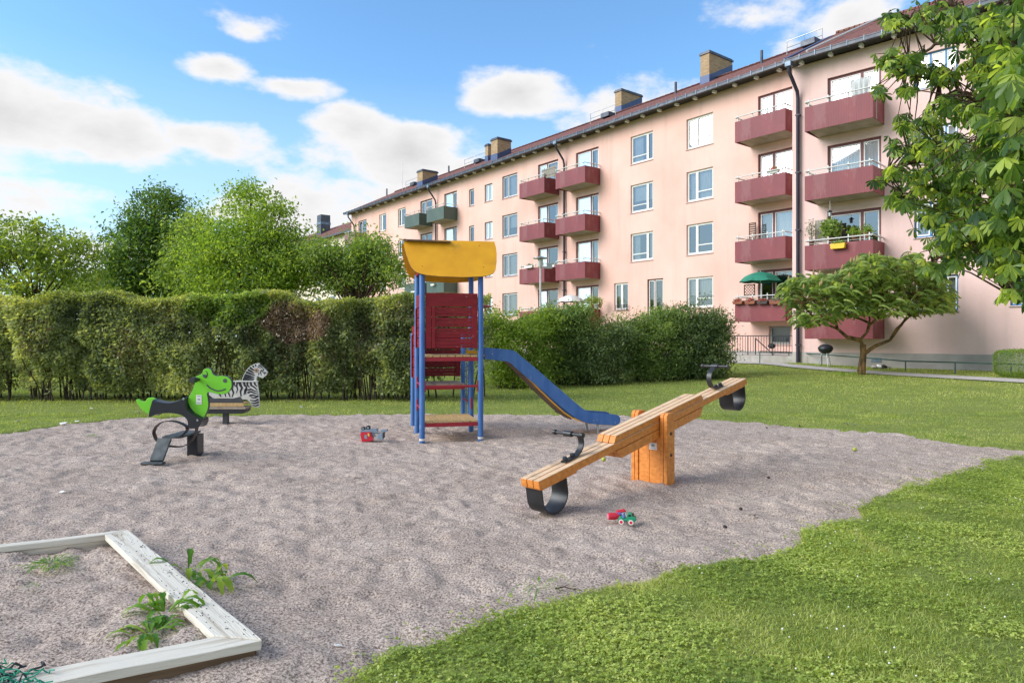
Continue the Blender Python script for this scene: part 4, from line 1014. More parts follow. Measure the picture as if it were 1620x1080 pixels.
shrub(948, 556, 48, 46, 22.4, L_['shrubdark'], 'low dark grey-green shrub below the ground floor balcony edge', 14000, .11, .042, extra=[(975,530,26,24)])
shrub(1030, 545, 62, 55, 23.2, L_['shrub'], 'broad fresh green shrub in front of the narrow brown-framed window', 20000, .10, .042, extra=[(1050,512,42,24),(990,532,30,26)])
shrub(1100, 545, 54, 57, 23.6, L_['shrubdark'], 'rounded dense dark green shrub at the right end beside the footpath', 20000, .10, .05, extra=[(1085,510,40,26),(1125,530,28,38)])

c = gnd(1625, 597)
def box_bush():
    base = (c.x+.2, c.y+.25, tz(c.x, c.y)); root = empty('clipped_bush', base, 0, 'small clipped green bush against the plinth at the right edge', 'bush')
    n = 15000; u = rng.uniform(-1, 1, (n, 3)); f = rng.integers(0, 3, n); sg = np.sign(rng.uniform(-1, 1, n)); 
    for k in range(3): u[f == k, k] = sg[f == k]*(1-rng.exponential(.06, (f == k).sum()))
    r = (np.abs(u)**5).sum(1)**(1/5); u /= np.maximum(r, .9)[:, None]
    P = np.array(base)+u*np.array([.75, .6, .40])+np.array([0, 0, .43])+rng.normal(size=(n, 3))*.015
    leaves('foliage', P, .035, .022, L_['fresh'], root, base)
box_bush()

def blobs_px(Z, lst, dep=0.75):
    s = Z/FP; return [(tuple(P3(x, y, Z+random.uniform(-.5, .5))), (rx*s, max(rx, rz)*s*dep, rz*s)) for x, y, rx, rz in lst]
def tree_px(px, Z, ytop, lst, lm, leafL, ncl, per, cs, label, **kw):
    x = (px-CX)/FP*Z; base = (x, Z, tz(x, Z)); h = H-(ytop-CY)/FP*Z-base[2]
    return tree('tree', base, h, blobs_px(Z, lst), lm, leafL, ncl, per, cs, label, group='trees behind the hedge', **kw)
tree_px(55, 22, 345, [(40,425,75,60),(95,405,55,50),(15,375,55,36),(145,450,40,28),(-60,420,60,60),(70,372,30,24),(120,390,22,18)], L_['gold'], .15, 250, 36, .24, 'open yellow-green tree rising over the far left end of the hedge', nl=26, trunk_r=.09)
tree_px(250, 31, 300, [(250,425,78,80),(248,345,42,44),(215,400,45,60),(262,320,26,22),(200,440,34,40),(290,400,40,50)], L_['dark'], .19, 420, 60, .34, 'tall dark green tree with a domed crown, tallest over the left half of the hedge', flat=.6, trunk_r=.25)
tree_px(318, 29, 340, [(318,410,48,66),(320,360,26,24),(300,440,50,40)], L_['mid'], .19, 230, 60, .32, 'mid green tree squeezed between the dark domed tree and the light pointed one', flat=.6, trunk_r=.2)
tree_px(400, 22, 284, [(400,410,82,66),(390,335,40,44),(388,300,16,24),(432,352,36,40),(348,395,44,50),(462,400,44,46),(330,430,30,40),(420,440,90,36)], L_['light'], .125, 520, 52, .25, 'light green tree with a pointed crown behind the middle of the hedge', flat=.35, trunk_r=.14, nl=40)
tree_px(567, 21, 365, [(560,430,58,42),(590,402,36,30),(530,415,40,36),(622,432,26,22),(575,380,20,16),(500,400,22,30)], L_['mid'], .12, 330, 42, .22, 'small loose-crowned tree in front of the pink house, left of the tower roof', flat=.35, trunk_r=.1, nl=45)
# further trees that close the view behind the hedge
tree_px(-150, 30, 330, [(-150,420,110,90),(-90,450,70,60)], L_['dark'], .22, 260, 50, .4, 'dark tree beyond the left edge of the hedge')
tree_px(170, 40, 425, [(170,460,60,34),(110,465,60,30)], L_['gold'], .22, 180, 46, .4, 'low pale tree far behind the hedge between the yellow-green and dark trees')

def sumac():
    b = gnd(1362, 592); Z = b.y
    root = empty('sumac_tree', b, 0, 'small spreading tree with forked trunk and flat crown before the lowest burgundy balcony', 'tree')
    pt = lambda x, y, dz=0: P3(x, y, Z+dz)
    mb = MB()
    trunk = [b+Vector((0,0,-.1)), pt(1364,575), pt(1366,560,.05), pt(1365,545,.1)]
    mb.tube(trunk, [.15,.115,.10,.10], 10)
    mains = [[(1365,548,0),(1361,537,.0),(1372,525,-.1),(1378,512,-.3)], [(1366,560,0),(1385,547,.1),(1408,538,.2),(1425,515,.3),(1436,498,.3)], [(1362,538,0),(1340,533,.0),(1325,520,-.1),(1305,512,-.2),(1295,490,-.2)],
             [(1378,512,-.3),(1362,505,-.2),(1345,500,.2),(1330,480,.3)], [(1378,512,-.3),(1392,500,-.6),(1400,480,-.7)], [(1425,515,.3),(1436,500,.6),(1455,495,.7),(1480,492,.9),(1492,497,.9)], [(1372,525,-.1),(1376,505,.4),(1370,480,.8)], [(1408,538,.2),(1418,520,-.3),(1440,500,-.6),(1450,470,-.8)], [(1325,520,-.1),(1320,500,.6),(1300,470,.9),(1270,460,.9)], [(1305,512,-.2),(1290,505,-.5),(1268,480,-.8)]]
    ends = []
    for k, m in enumerate(mains):
        p = [pt(*q) for q in m]; r0 = .075 if k < 3 else .045; n = len(p)
        mb.tube(p, [r0*(1-.72*i/(n-1)) for i in range(n)], 8); ends += p[-2:]
    # crown: flat dome; fronds sit on its surface
    tips = []
    def crown_z(u): return u
    for i in range(2100):
        x = random.uniform(1240, 1500) if i % 3 else random.gauss(1375, 50); x = min(1500, max(1240, x)); t = (x-1372)/133; 
        ytop = float(np.interp(x, [1240,1255,1290,1325,1345,1380,1440,1470,1490,1505], [458,441,436,431,413,405,404,412,440,475]))+6*vnoise(np.array(x), np.array(0.0), 17, 81)+random.gauss(0, 3); 
        ybot = float(np.interp(x, [1240,1265,1300,1330,1400,1440,1470,1505], [475,515,512,498,498,500,492,492]))
        v = random.random()**1.5; y = ytop+v*(ybot-ytop)
        dmax = 1.9*math.sqrt(max(0.05, 1-t*t)); dz = random.uniform(-1, 1)*dmax
        y += 0.0+14*(dz/1.9)**2*(1 if v < .3 else 0)
        tips.append(pt(x, y, dz))
    VV = []; FF = []; vals = []; nb = 0; fr = MB()
    for p in tips:
        h = Vector((random.gauss(0,1), random.gauss(0,1), 0)); h.normalize(); Lf = random.uniform(.24, .38); val = random.uniform(.1, .95); sd = Vector((-h.y, h.x, 0))
        for i in range(9):
            t = (i+1)/9; q = p+h*(Lf*t)+Vector((0,0,.12*Lf*4*t*(1-t)-.42*Lf*t*t)); ll = .165*(1-.55*abs(t-.45)*1.4)
            for s in (-1, 1):
                d = (sd*s*.85+h*.35+Vector((0,0,-.55))).normalized(); w = (h*.6+Vector((0,0,.8))*.4)*.044
                VV += [q, q+d*ll*.5+w, q+d*ll, q+d*ll*.5-w]; FF.append([nb, nb+1, nb+2, nb+3]); vals += [min(1, max(0, val+random.gauss(0,.1)))]*4; nb += 4
    np_mesh('crown', np.array([tuple(v) for v in VV]), [np.array(FF)], L_['sumac'], root, b, vals)
    # short twigs to the fronds, and upright fruit heads
    for p in tips[:260]:
        e = min(ends, key=lambda q: (q-p).length); mb.tube([e, e.lerp(p, .5)+Vector((0,0,-.08)), p], [.014, .010, .005], 4)
    mb.build('trunk', M['barkgold'], root, b, smooth=True)
    fo = None
    for p in tips[:100]:
        if fo is None: f = MB(); f.lathe([(.004,0),(.035,.03),(.04,.08),(.02,.15),(.003,.19)], (0,0,0), 6); fo = f.build('fruit_head', M['fruit'], root)
        else: f2 = fo.copy(); SC.collection.objects.link(f2); f2.parent = root; fo_ = f2; fo_.location = p+Vector((0,0,.02))-b; continue
        fo.location = p+Vector((0,0,.02))-b
M['fruit'] = mat('ochre_fruit_heads', (0.36,0.27,0.11), 0.9, var=.3, vscale=30)
sumac()

def weed_clump(name, base, n, L, W, lm, label, cat='weed', spread=.15, up=.7, group=None):
    """rosette of long toothed leaves"""
    root = empty(name, base, 0, label, cat, group); VV = []; FF = []; vals = []; nb = 0; b = Vector(base)
    for i in range(n):
        a = random.uniform(0, 2*math.pi); h = Vector((math.cos(a), math.sin(a), 0)); s = Vector((-h.y, h.x, 0)); l = L*random.uniform(.55, 1.2); u = up*random.uniform(.4, 1.3); p = b+h*random.uniform(0, spread)*.6; val = random.uniform(0, 1)
        K = 9; row = []
        for k in range(K+1):
            t = k/K; c_ = p+h*l*t*(1-.15*t)+Vector((0,0,l*(u*t-u*1.05*t*t)+.01)); w = W*math.sin(math.pi*min(1, t*.93+.05))**.7*(1 if k % 2 else .55)*(.35+.65*t)
            row.append((c_-s*w+Vector((0,0,w*.35)), c_, c_+s*w+Vector((0,0,w*.35))))
        for r in row: VV += r
        vals += [val]*(3*(K+1))
        for k in range(K):
            o = nb+3*k; FF += [[o, o+1, o+4, o+3], [o+1, o+2, o+5, o+4]]
        nb += 3*(K+1)
    np_mesh('leaves', np.array([tuple(v) for v in VV]), [np.array(FF)], lm, root, base, vals)
    return root

# foreground horse chestnut reaching in from the right
def chestnut():
    tb = Vector((6.4, 5.4, 0)); tb.z = 0
    root = empty('horse_chestnut_tree', tb, 0, 'big horse chestnut whose leafy branches hang in from the right edge', 'tree')
    LV = [(0,0),(.4,.0),(.75,.0),(1,0),(.4,.12),(.75,.20),(.4,-.12),(.75,-.20),(.9,.12),(.9,-.12)]
    LF4 = [[0,4,1,0],[0,1,6,0]]
    quads = [(1,4,5,2),(2,7,6,1),(2,5,8,3),(3,9,7,2)]; tris = [(0,4,1),(0,1,6)]
    cl = [(1500,14,55,16,6.6),(1448,28,38,16,6.8),(1406,30,16,12,6.9),(1412,100,22,20,6.6),(1398,92,14,12,6.6),(1445,98,34,22,6.5),(1488,118,34,18,6.4),(1432,138,18,10,6.4),(1392,140,10,12,6.5),
          (1540,40,60,28,6.2),(1600,35,50,40,5.6),(1560,100,55,40,6.0),(1610,110,40,50,4.8),(1520,165,48,26,6.1),(1575,175,50,40,5.6),(1470,190,24,16,6.4),(1432,196,14,18,6.6),(1452,232,30,26,6.4),(1415,228,12,12,6.6),
          (1500,235,45,35,6.1),(1560,255,55,45,5.7),(1612,225,36,55,5.0),(1415,268,22,14,6.5),(1390,285,10,7,6.6),(1468,280,46,24,6.2),(1520,310,46,40,6.0),(1590,320,50,50,5.4),(1415,312,14,14,6.5),(1440,312,24,18,6.4),
          (1480,340,34,30,6.1),(1540,370,48,34,5.9),(1600,385,44,34,5.5),(1495,385,34,20,6.1),(1478,425,20,18,6.1),(1505,412,26,14,6.0),(1570,415,26,18,5.8),(1612,425,24,26,5.5),(1598,455,16,10,5.5),(1618,462,12,10,5.3),(1500,358,30,20,5.9)]
    heads = []
    for (x, y, rx, ry, Z) in cl:
        k = int(rx*ry/18*(Z/6)**.5)+6
        for i in range(k):
            u, v = random.gauss(0, .46), random.gauss(0, .46)
            heads.append((P3(x+u*rx, y+v*ry, Z+random.gauss(0, .34)), .60+.25*max(0, 6-Z)))
    # the crown goes on above and to the right, outside the picture
    for i in range(900):
        th = random.uniform(0, 2*math.pi); ph = math.acos(random.uniform(-.5, 1)); r = 3.4*random.uniform(.75, 1.05)
        p = Vector((7.6+r*1.05*math.sin(ph)*math.cos(th), 5.6+r*math.sin(ph)*math.sin(th), 5.3+r*.95*math.cos(ph)))
        x = CX+p.x/max(p.y, .3)*FP; y = CY-(p.z-H)/max(p.y, .3)*FP
        if p.y > .3 and x < 1640 and y > -25: continue
        if p.y < 0.5: continue
        heads.append((p, 1.15))
    VV = []; F3 = []; F4 = []; vals = []; nb = 0
    for (p, sc) in heads:
        az = random.uniform(0, 2*math.pi); tilt = random.gauss(-.55, .35)
        f = Vector((math.cos(az)*math.cos(tilt), math.sin(az)*math.cos(tilt), math.sin(tilt))); s = Vector((-math.sin(az), math.cos(az), 0)); 
        s = (Matrix.Rotation(random.gauss(0, .35), 3, f) @ s); nrm = s.cross(f)*-1
        if nrm.z < 0: nrm = -nrm
        nl = random.choice((5, 6, 7, 7)); val = min(1, max(0, random.gauss(.45, .32))); S = sc*random.uniform(.75, 1.1)
        for j in range(nl):
            ph = (j-(nl-1)/2)*R_(285)/nl*1.0; ll = (.165-.05*abs(j-(nl-1)/2)/((nl-1)/2))*S
            d = f*math.cos(ph)+s*math.sin(ph); dn = (d-nrm*.28+Vector((0,0,-.25))+Vector((random.gauss(0,.07),)*3)).normalized(); sd = nrm.cross(dn).normalized(); nn = dn.cross(sd)
            fold = .22
            for (a, w) in LV: VV.append(p+dn*(a*ll)+sd*(w*ll*.86)+nn*(abs(w)*ll*fold)-nn*(a*a*ll*.12)+Vector((0,0,-.10*ll*a*a)))
            vv = min(1, max(0, val+random.gauss(0, .07))); vals += [vv]*10
            F4 += [[nb+i for i in q] for q in quads]; F3 += [[nb+i for i in q] for q in tris]; nb += 10
    np_mesh('crown', np.array([tuple(v) for v in VV]), [np.array(F4), np.array(F3)], L_['chestnut'], root, tb, vals)
    mb = MB()
    mb.tube([tb+Vector((0,0,-.2)), tb+Vector((.05,0,1.2)), tb+Vector((.3,.1,2.6)), tb+Vector((.7,.2,4.5)), tb+Vector((1.0,.2,7))], [.34,.27,.24,.17,.05], 14)
    hub = [tb+Vector((.2,.05,1.9)), tb+Vector((.4,.1,2.9)), tb+Vector((.6,.15,3.8))]
    br = [(hub[2], [(1640,60,5.9),(1570,40,6.3),(1500,12,6.6),(1440,30,6.8)], .05), (hub[1], [(1630,150,5.6),(1545,32+45,6.1),(1530,60,6.2),(1470,75,6.4),(1425,100,6.6)], .045),
          (hub[1], [(1640,260,5.4),(1570,250,5.9),(1510,235,6.1),(1440,258,6.4),(1405,270,6.6)], .045), (hub[0], [(1650,330,5.4),(1590,340,5.7),(1520,330,6.0),(1460,300,6.2),(1420,312,6.5)], .04),
          (hub[0], [(1650,420,5.4),(1590,395,5.7),(1530,370,5.9),(1490,400,6.1),(1470,428,6.1)], .04), (hub[1], [(1640,200,5.2),(1600,180,5.4),(1540,150,6.0),(1500,125,6.3),(1432,120,6.5)], .035), (hub[0], [(1645,440,5.4),(1610,440,5.5),(1590,462,5.5)], .025)]
    allp = []
    for h0, pts, r in br:
        p = [h0]+[P3(*q) for q in pts]
        # resample with a little wobble
        q = []
        for i in range(len(p)-1):
            for k in range(4): q.append(p[i].lerp(p[i+1], k/4)+Vector([random.gauss(0, .015) for _ in range(3)]))
        q.append(p[-1]); n = len(q); mb.tube(q, [r*(1-.85*i/(n-1)) for i in range(n)], 7); allp += q
    for (p, sc) in heads:
        if random.random() < .4:
            e = min(allp, key=lambda q: (q-p).length_squared)
            if (e-p).length < 1.3: mb.tube([e, e.lerp(p, .5)+Vector((random.gauss(0,.03), random.gauss(0,.03), .05)), p], [.009, .006, .003], 4)
    for i in range(20):
        e = hub[random.randrange(3)]; p = heads[-1-random.randrange(700)][0]; limb(mb, e, p, .07, .01, .08)
    mb.build('trunk', M['bark'], root, tb, smooth=True)
    cn = MB()
    for i in range(85):
        p = heads[random.randrange(len(heads)-700)][0]+Vector((random.gauss(0,.05), random.gauss(0,.05)-.06, -.07)); r = random.uniform(.014, .021)
        cn.lathe([(.001,-r),(r*.7,-r*.7),(r,0),(r*.7,r*.7),(.001,r)], p, 7)
    tag(cn.build('conkers', M['apple'], root, tb, smooth=True), kind='stuff')
chestnut()

# ------------------------------------------------------------------ climbing tower with slide
def ray_plane(px, py, p0, n):
    d = Vector(((px-CX)/FP, 1, -(py-CY)/FP)); o = Vector((0, 0, H)); return o+d*((Vector(p0)-o).dot(n)/d.dot(n))
def tower():
    T0 = Vector((-1.372, 10.42, 0)); ang = math.atan2(.217, .976); Mr = Matrix.Rotation(ang, 4, 'Z'); inv = (Matrix.Translation(T0) @ Mr).inverted()
    root = empty('climbing_tower', T0, ang, 'blue and red wooden climbing tower with a yellow roof and a blue slide', 'play tower')
    W = .905; D = .93
    def loc(px, py, p0, n):
        nw = Mr.to_3x3() @ Vector(n); pw = Mr.to_3x3() @ Vector(p0)+T0; return inv @ ray_plane(px, py, pw, nw)
    def post(x, y, z1, foot=True):
        mb = MB(); z0 = -.12
        mb.lathe([(.043, z0), (.043, z1-.01), (.036, z1)], (x, y, 0), 20); o = mb.build('post', M['blue'], root, smooth=True)
        if foot:
            f = MB(); f.lathe([(.046, -.01), (.046, .022)], (x, y, 0), 16); f.build('post_ring', M['toywhite'], o)
    for x in (0, W):
        post(x, 0, 2.52); post(x, D, 2.60, False); post(x, 2*D-.02, 1.64, False)
    f = MB(); f.lathe([(.003, -.11), (.03, -.02), (.03, .0)], (W, 0, -.015), 8); f.build('ground_anchor', M['galv'], root)
    # roof: two leaning boat-shaped boards and a short ridge board
    out = [(638.4,381.5),(700,380.6),(782,382.8),(784.5,392),(785.8,402),(785.6,415),(784,427),(780.5,432.5),(774,435.6),(763.5,437.6),(733,438.8),(697,437.6),(676,435.6),(664,433),(656.5,429.5),(651,423.5),(646.5,414),(642.5,402),(639.5,391)]
    p0 = Vector((0, -.105, 2.47)); up = Vector((0, .36, .6)); n = Vector((1, 0, 0)).cross(up).normalized()
    P = [loc(x, y, p0, n) for x, y in out]
    def board(pts, nn, name, lab=None):
        mb = MB(); k = len(pts); t = .016
        mb.mi = 0; mb.add([p-nn*t*.5 for p in pts], [tuple(range(k))]); mb.add([p+nn*t*.5 for p in pts], [tuple(range(k))]); mb.mi = 1
        mb.add([p-nn*t*.5 for p in pts]+[p+nn*t*.5 for p in pts], [(i, (i+1) % k, k+(i+1) % k, k+i) for i in range(k)])
        o = mb.build(name, [M['yellow'], M['plyedge']], root); return o
    fb = board(P, n, 'roof_board')
    for (x, y) in ((665,386.5),(758,389.3),(668,421.5),(765,423)):
        q = loc(x, y, p0, n); s = MB(); M3 = n.to_track_quat('Z', 'Y').to_matrix(); s.lathe([(.0055, -.014), (.0055, .014)], q, 8, M3); s.build('screw', M['darkmetal'], fb)
    n2 = Vector((n.x, -n.y, n.z)); board([Vector((p.x-.0, D+.0-p.y+.02, p.z+.012)) for p in P], n2, 'roof_board')
    mb = MB(); a = loc(638, 379, Vector((0, .26, 3.08)), Vector((0, 1, 0))); b = loc(712, 380, Vector((0, .26, 3.08)), Vector((0, 1, 0)))
    mb.add([(a.x, .17, 3.055), (b.x, .17, 3.045), (b.x, .66, 3.13), (a.x, .66, 3.13), (a.x, .17, 3.075), (b.x, .17, 3.065), (b.x, .66, 3.15), (a.x, .66, 3.15)], [(3,2,1,0),(4,5,6,7),(0,1,5,4),(1,2,6,5),(2,3,7,6),(3,0,4,7)])
    mb.build('ridge_board', M['brownply'], root)
    for x in (0, W):
        s = MB(); s.box((x, D/2, 2.60), (.05, D, .07)); s.build('roof_beam', M['red'], root, bevel=.006)
    # slatted walls
    def wall(p, q, z0, z1, cap, name='slatted_wall', slats=None):
        """p,q: local xy ends; boards between them"""
        p = Vector((*p, 0)); q = Vector((*q, 0)); d = (q-p); L = d.length; d.normalize(); nn = Vector((-d.y, d.x, 0)); A = Matrix.Rotation(math.atan2(d.y, d.x), 3, 'Z')
        c = lambda u, z, o=0: p+d*u+nn*o+Vector((0, 0, z))
        s = MB()
        n = 4; zt = z1-cap if cap else z1; hgt = (zt-z0)/n
        for k in range(n):
            za = z0+hgt*k+.008; zb = z0+hgt*(k+1)-.012; m1 = (zb-za)
            for (f0, f1, th) in ((0, .28, .020), (.30, .72, .026), (.74, 1, .020)):
                s.box(c(L/2, za+m1*(f0+f1)/2), (L-.02, th, m1*(f1-f0)), A)
        o = s.build(name, M['red'], root, bevel=.003)
        if cap: m = MB(); m.box(c(L/2, z1-cap/2, -.004), (L, .026, cap), A); m.build('top_board', M['red'], o, bevel=.004)
        for u, w, of in ((.045, .085, -.018), (L-.045, .085, -.018), (.12, .05, -.026)):
            m = MB(); m.box(c(u, (z0+zt)/2, of), (w, .024, zt-z0-(.01 if w < .06 else 0)), A); m.build('batten', M['red'], o, bevel=.003)
    wall((.05, .0), (W-.05, .0), 1.395, 2.243, .205)
    wall((-.005, D-.06), (-.005, .06), 1.395, 2.24, .2)
    wall((-.005, 2*D-.06), (-.005, D+.06), .86, 1.76, .15)
    wall((.05, 2*D), (W-.05, 2*D), .86, 1.66, .15)
    # decks
    def deck(z, y0, y1, x0, x1, n, m, beam=True, name='deck'):
        mb = MB(); w = (x1-x0)/n
        for i in range(n): mb.box((x0+w*(i+.5), (y0+y1)/2, z-.014+random.uniform(-.0015, .0015)), (w-.012, y1-y0, .028))
        o = mb.build(name, m, root, bevel=.003)
        if beam:
            b = MB(); b.box(((x0+x1)/2, y0+.015, z-.062), (x1-x0, .03, .06)); b.box(((x0+x1)/2, y1-.015, z-.062), (x1-x0, .03, .06)); b.box((x0+.02, (y0+y1)/2, z-.06), (.03, y1-y0-.07, .05)); b.box((x1-.02, (y0+y1)/2, z-.06), (.03, y1-y0-.07, .05)); b.build('deck_beam', M['redtube'], o, bevel=.004)
    deck(1.29, -.01, D-.03, .045, W-.045, 7, M['plank']); deck(.285, -.01, D-.03, .045, W-.045, 7, M['plank'])
    deck(.785, D+.02, 2*D-.06, .05, W-.10, 3, M['plankgrey'])
    def tube(p, q, r=.017): m = MB(); m.tube([p, q], r, 10); o = m.build('crossbar', M['redtube'], root, smooth=True); k = MB(); [k.lathe([(.032, -.03), (.032, .03)], e, 10) for e in ()]; return o
    o = tube((0, 0, .81), (W, 0, .81), .019)
    for x in (.045, W-.045): m = MB(); m.box((x, 0, .81), (.02, .045, .17)); m.build('bracket', M['redtube'], o, bevel=.006)
    for (x, z) in ((0, .82), (W, .46), (0, .45)):
        o = tube((x, 0 if x == 0 else D, z), (x, D if x == 0 else 2*D, z)); m = MB(); m.box((x, D-.055, z), (.03, .02, .19)); m.build('bracket', M['redtube'], o, bevel=.006)
    # rope net on the right of the rear bay
    m = MB()
    for i in range(4):
        y = D+.14+i*.2; m.tube([(W, y, .1), (W+.01, y, 1.25)], .008, 6)
    for k in range(5): m.tube([(W, D+.06, .2+k*.22), (W+.005, 2*D-.08, .2+k*.22)], .008, 6)
    m.build('rope_net', M['toyblue'], root)
    # red ship's shelf on the right side
    m = MB(); m.lathe([(.001, -.02), (.10, -.018), (.14, -.006), (.14, .006), (.09, .018), (.001, .02)], (W+.10, .30, 2.06), 20); o = m.build('play_disc', M['redtube'], root, smooth=True)
    m = MB(); m.box((W+.045, .30, 2.04), (.05, .10, .05)); m.build('bracket', M['redtube'], o)
    # slide
    SY = .20; pl = Vector((0, SY, 0)); nn = Vector((0, 1, 0))
    top = [(45,125),(180,136),(300,147),(335,156),(365,172),(400,204),(500,286),(600,370),(700,458),(800,545),(900,630),(1000,715),(1045,748),(1090,772),(1150,782),(1300,793),(1360,797),(1390,808),(1406,828),(1409,848)]
    bot = [(1406,868),(1395,890),(1372,903),(1330,905),(1200,898),(1100,888),(1040,872),(970,840),(900,790),(820,724),(750,665),(650,578),(550,495),(450,410),(350,325),(318,292),(290,274),(250,262),(140,250),(45,240)]
    conv = lambda X, Y: (760+X/6.354, 530+Y/6.354)
    L2 = lambda l, y: [(lambda q: (q.x, q.z))(loc(*conv(*a), Vector((0, y, 0)), nn)) for a in l]
    prof = L2(top+bot, SY)
    for y0 in (SY, SY+.46):
        m = MB(); m.prism(prof, lambda u, v, t: Vector((u, t, v)), y0, y0+.022); m.build('slide_side', M['blue'], root, bevel=.004)
    bed = L2([(30,205),(150,222),(250,244),(310,285),(400,378),(550,530),(700,672),(800,762),(880,815),(960,846),(1060,868),(1180,880),(1330,888)], SY+.24)
    m = MB(); m.ribbon([(u, SY+.24, v) for u, v in bed], (0, 1, 0), .44, .02); ob = m.build('slide_bed', M['yellow'], root, smooth=True)
    m = MB(); m.ribbon([(u-.008, SY+.22, v-.024) for u, v in bed[2:9]], (0, 1, 0), .41, .02); m.build('underside', M['brownply'], ob, smooth=True)
    for k in (4, 5, 7): r = MB(); u, v = bed[k]; r.box((u-.012, SY+.24, v-.032), (.02, .46, .02), Matrix.Rotation(R_(40), 3, 'Y')); r.build('rib', M['brownply'], ob)
    for (X, Y, X1, Y1, y) in ((1062,880,1082,1010,SY+.44), (1178,895,1187,1055,SY+.04)):
        a = loc(*conv(X, Y), Vector((0, y, 0)), nn); b = loc(*conv(X1, Y1), Vector((0, y, 0)), nn); b.z = -.12; m = MB(); m.tube([a+Vector((0,0,.06)), b], .019, 10); m.build('slide_leg', M['galv'], root, smooth=True)
    for (X, Y) in ((1175,852),(1140,856),(1355,878),(120,188)):
        q = loc(*conv(X, Y), pl, nn); m = MB(); m.lathe([(.009,-.006),(.009,.0)], q+Vector((0,-.001,0)), 8, Matrix.Rotation(R_(90), 3, 'X')); m.build('bolt', M['galv'], root)
    m = MB(); m.box((W-.07, .42, 1.33), (.12, .5, .05)); m.build('slide_entry', M['yellow'], root)
M['brownply'] = mat('brown_plywood', (0.16,0.09,0.05), 0.7, var=.25, vscale=10)
tower()

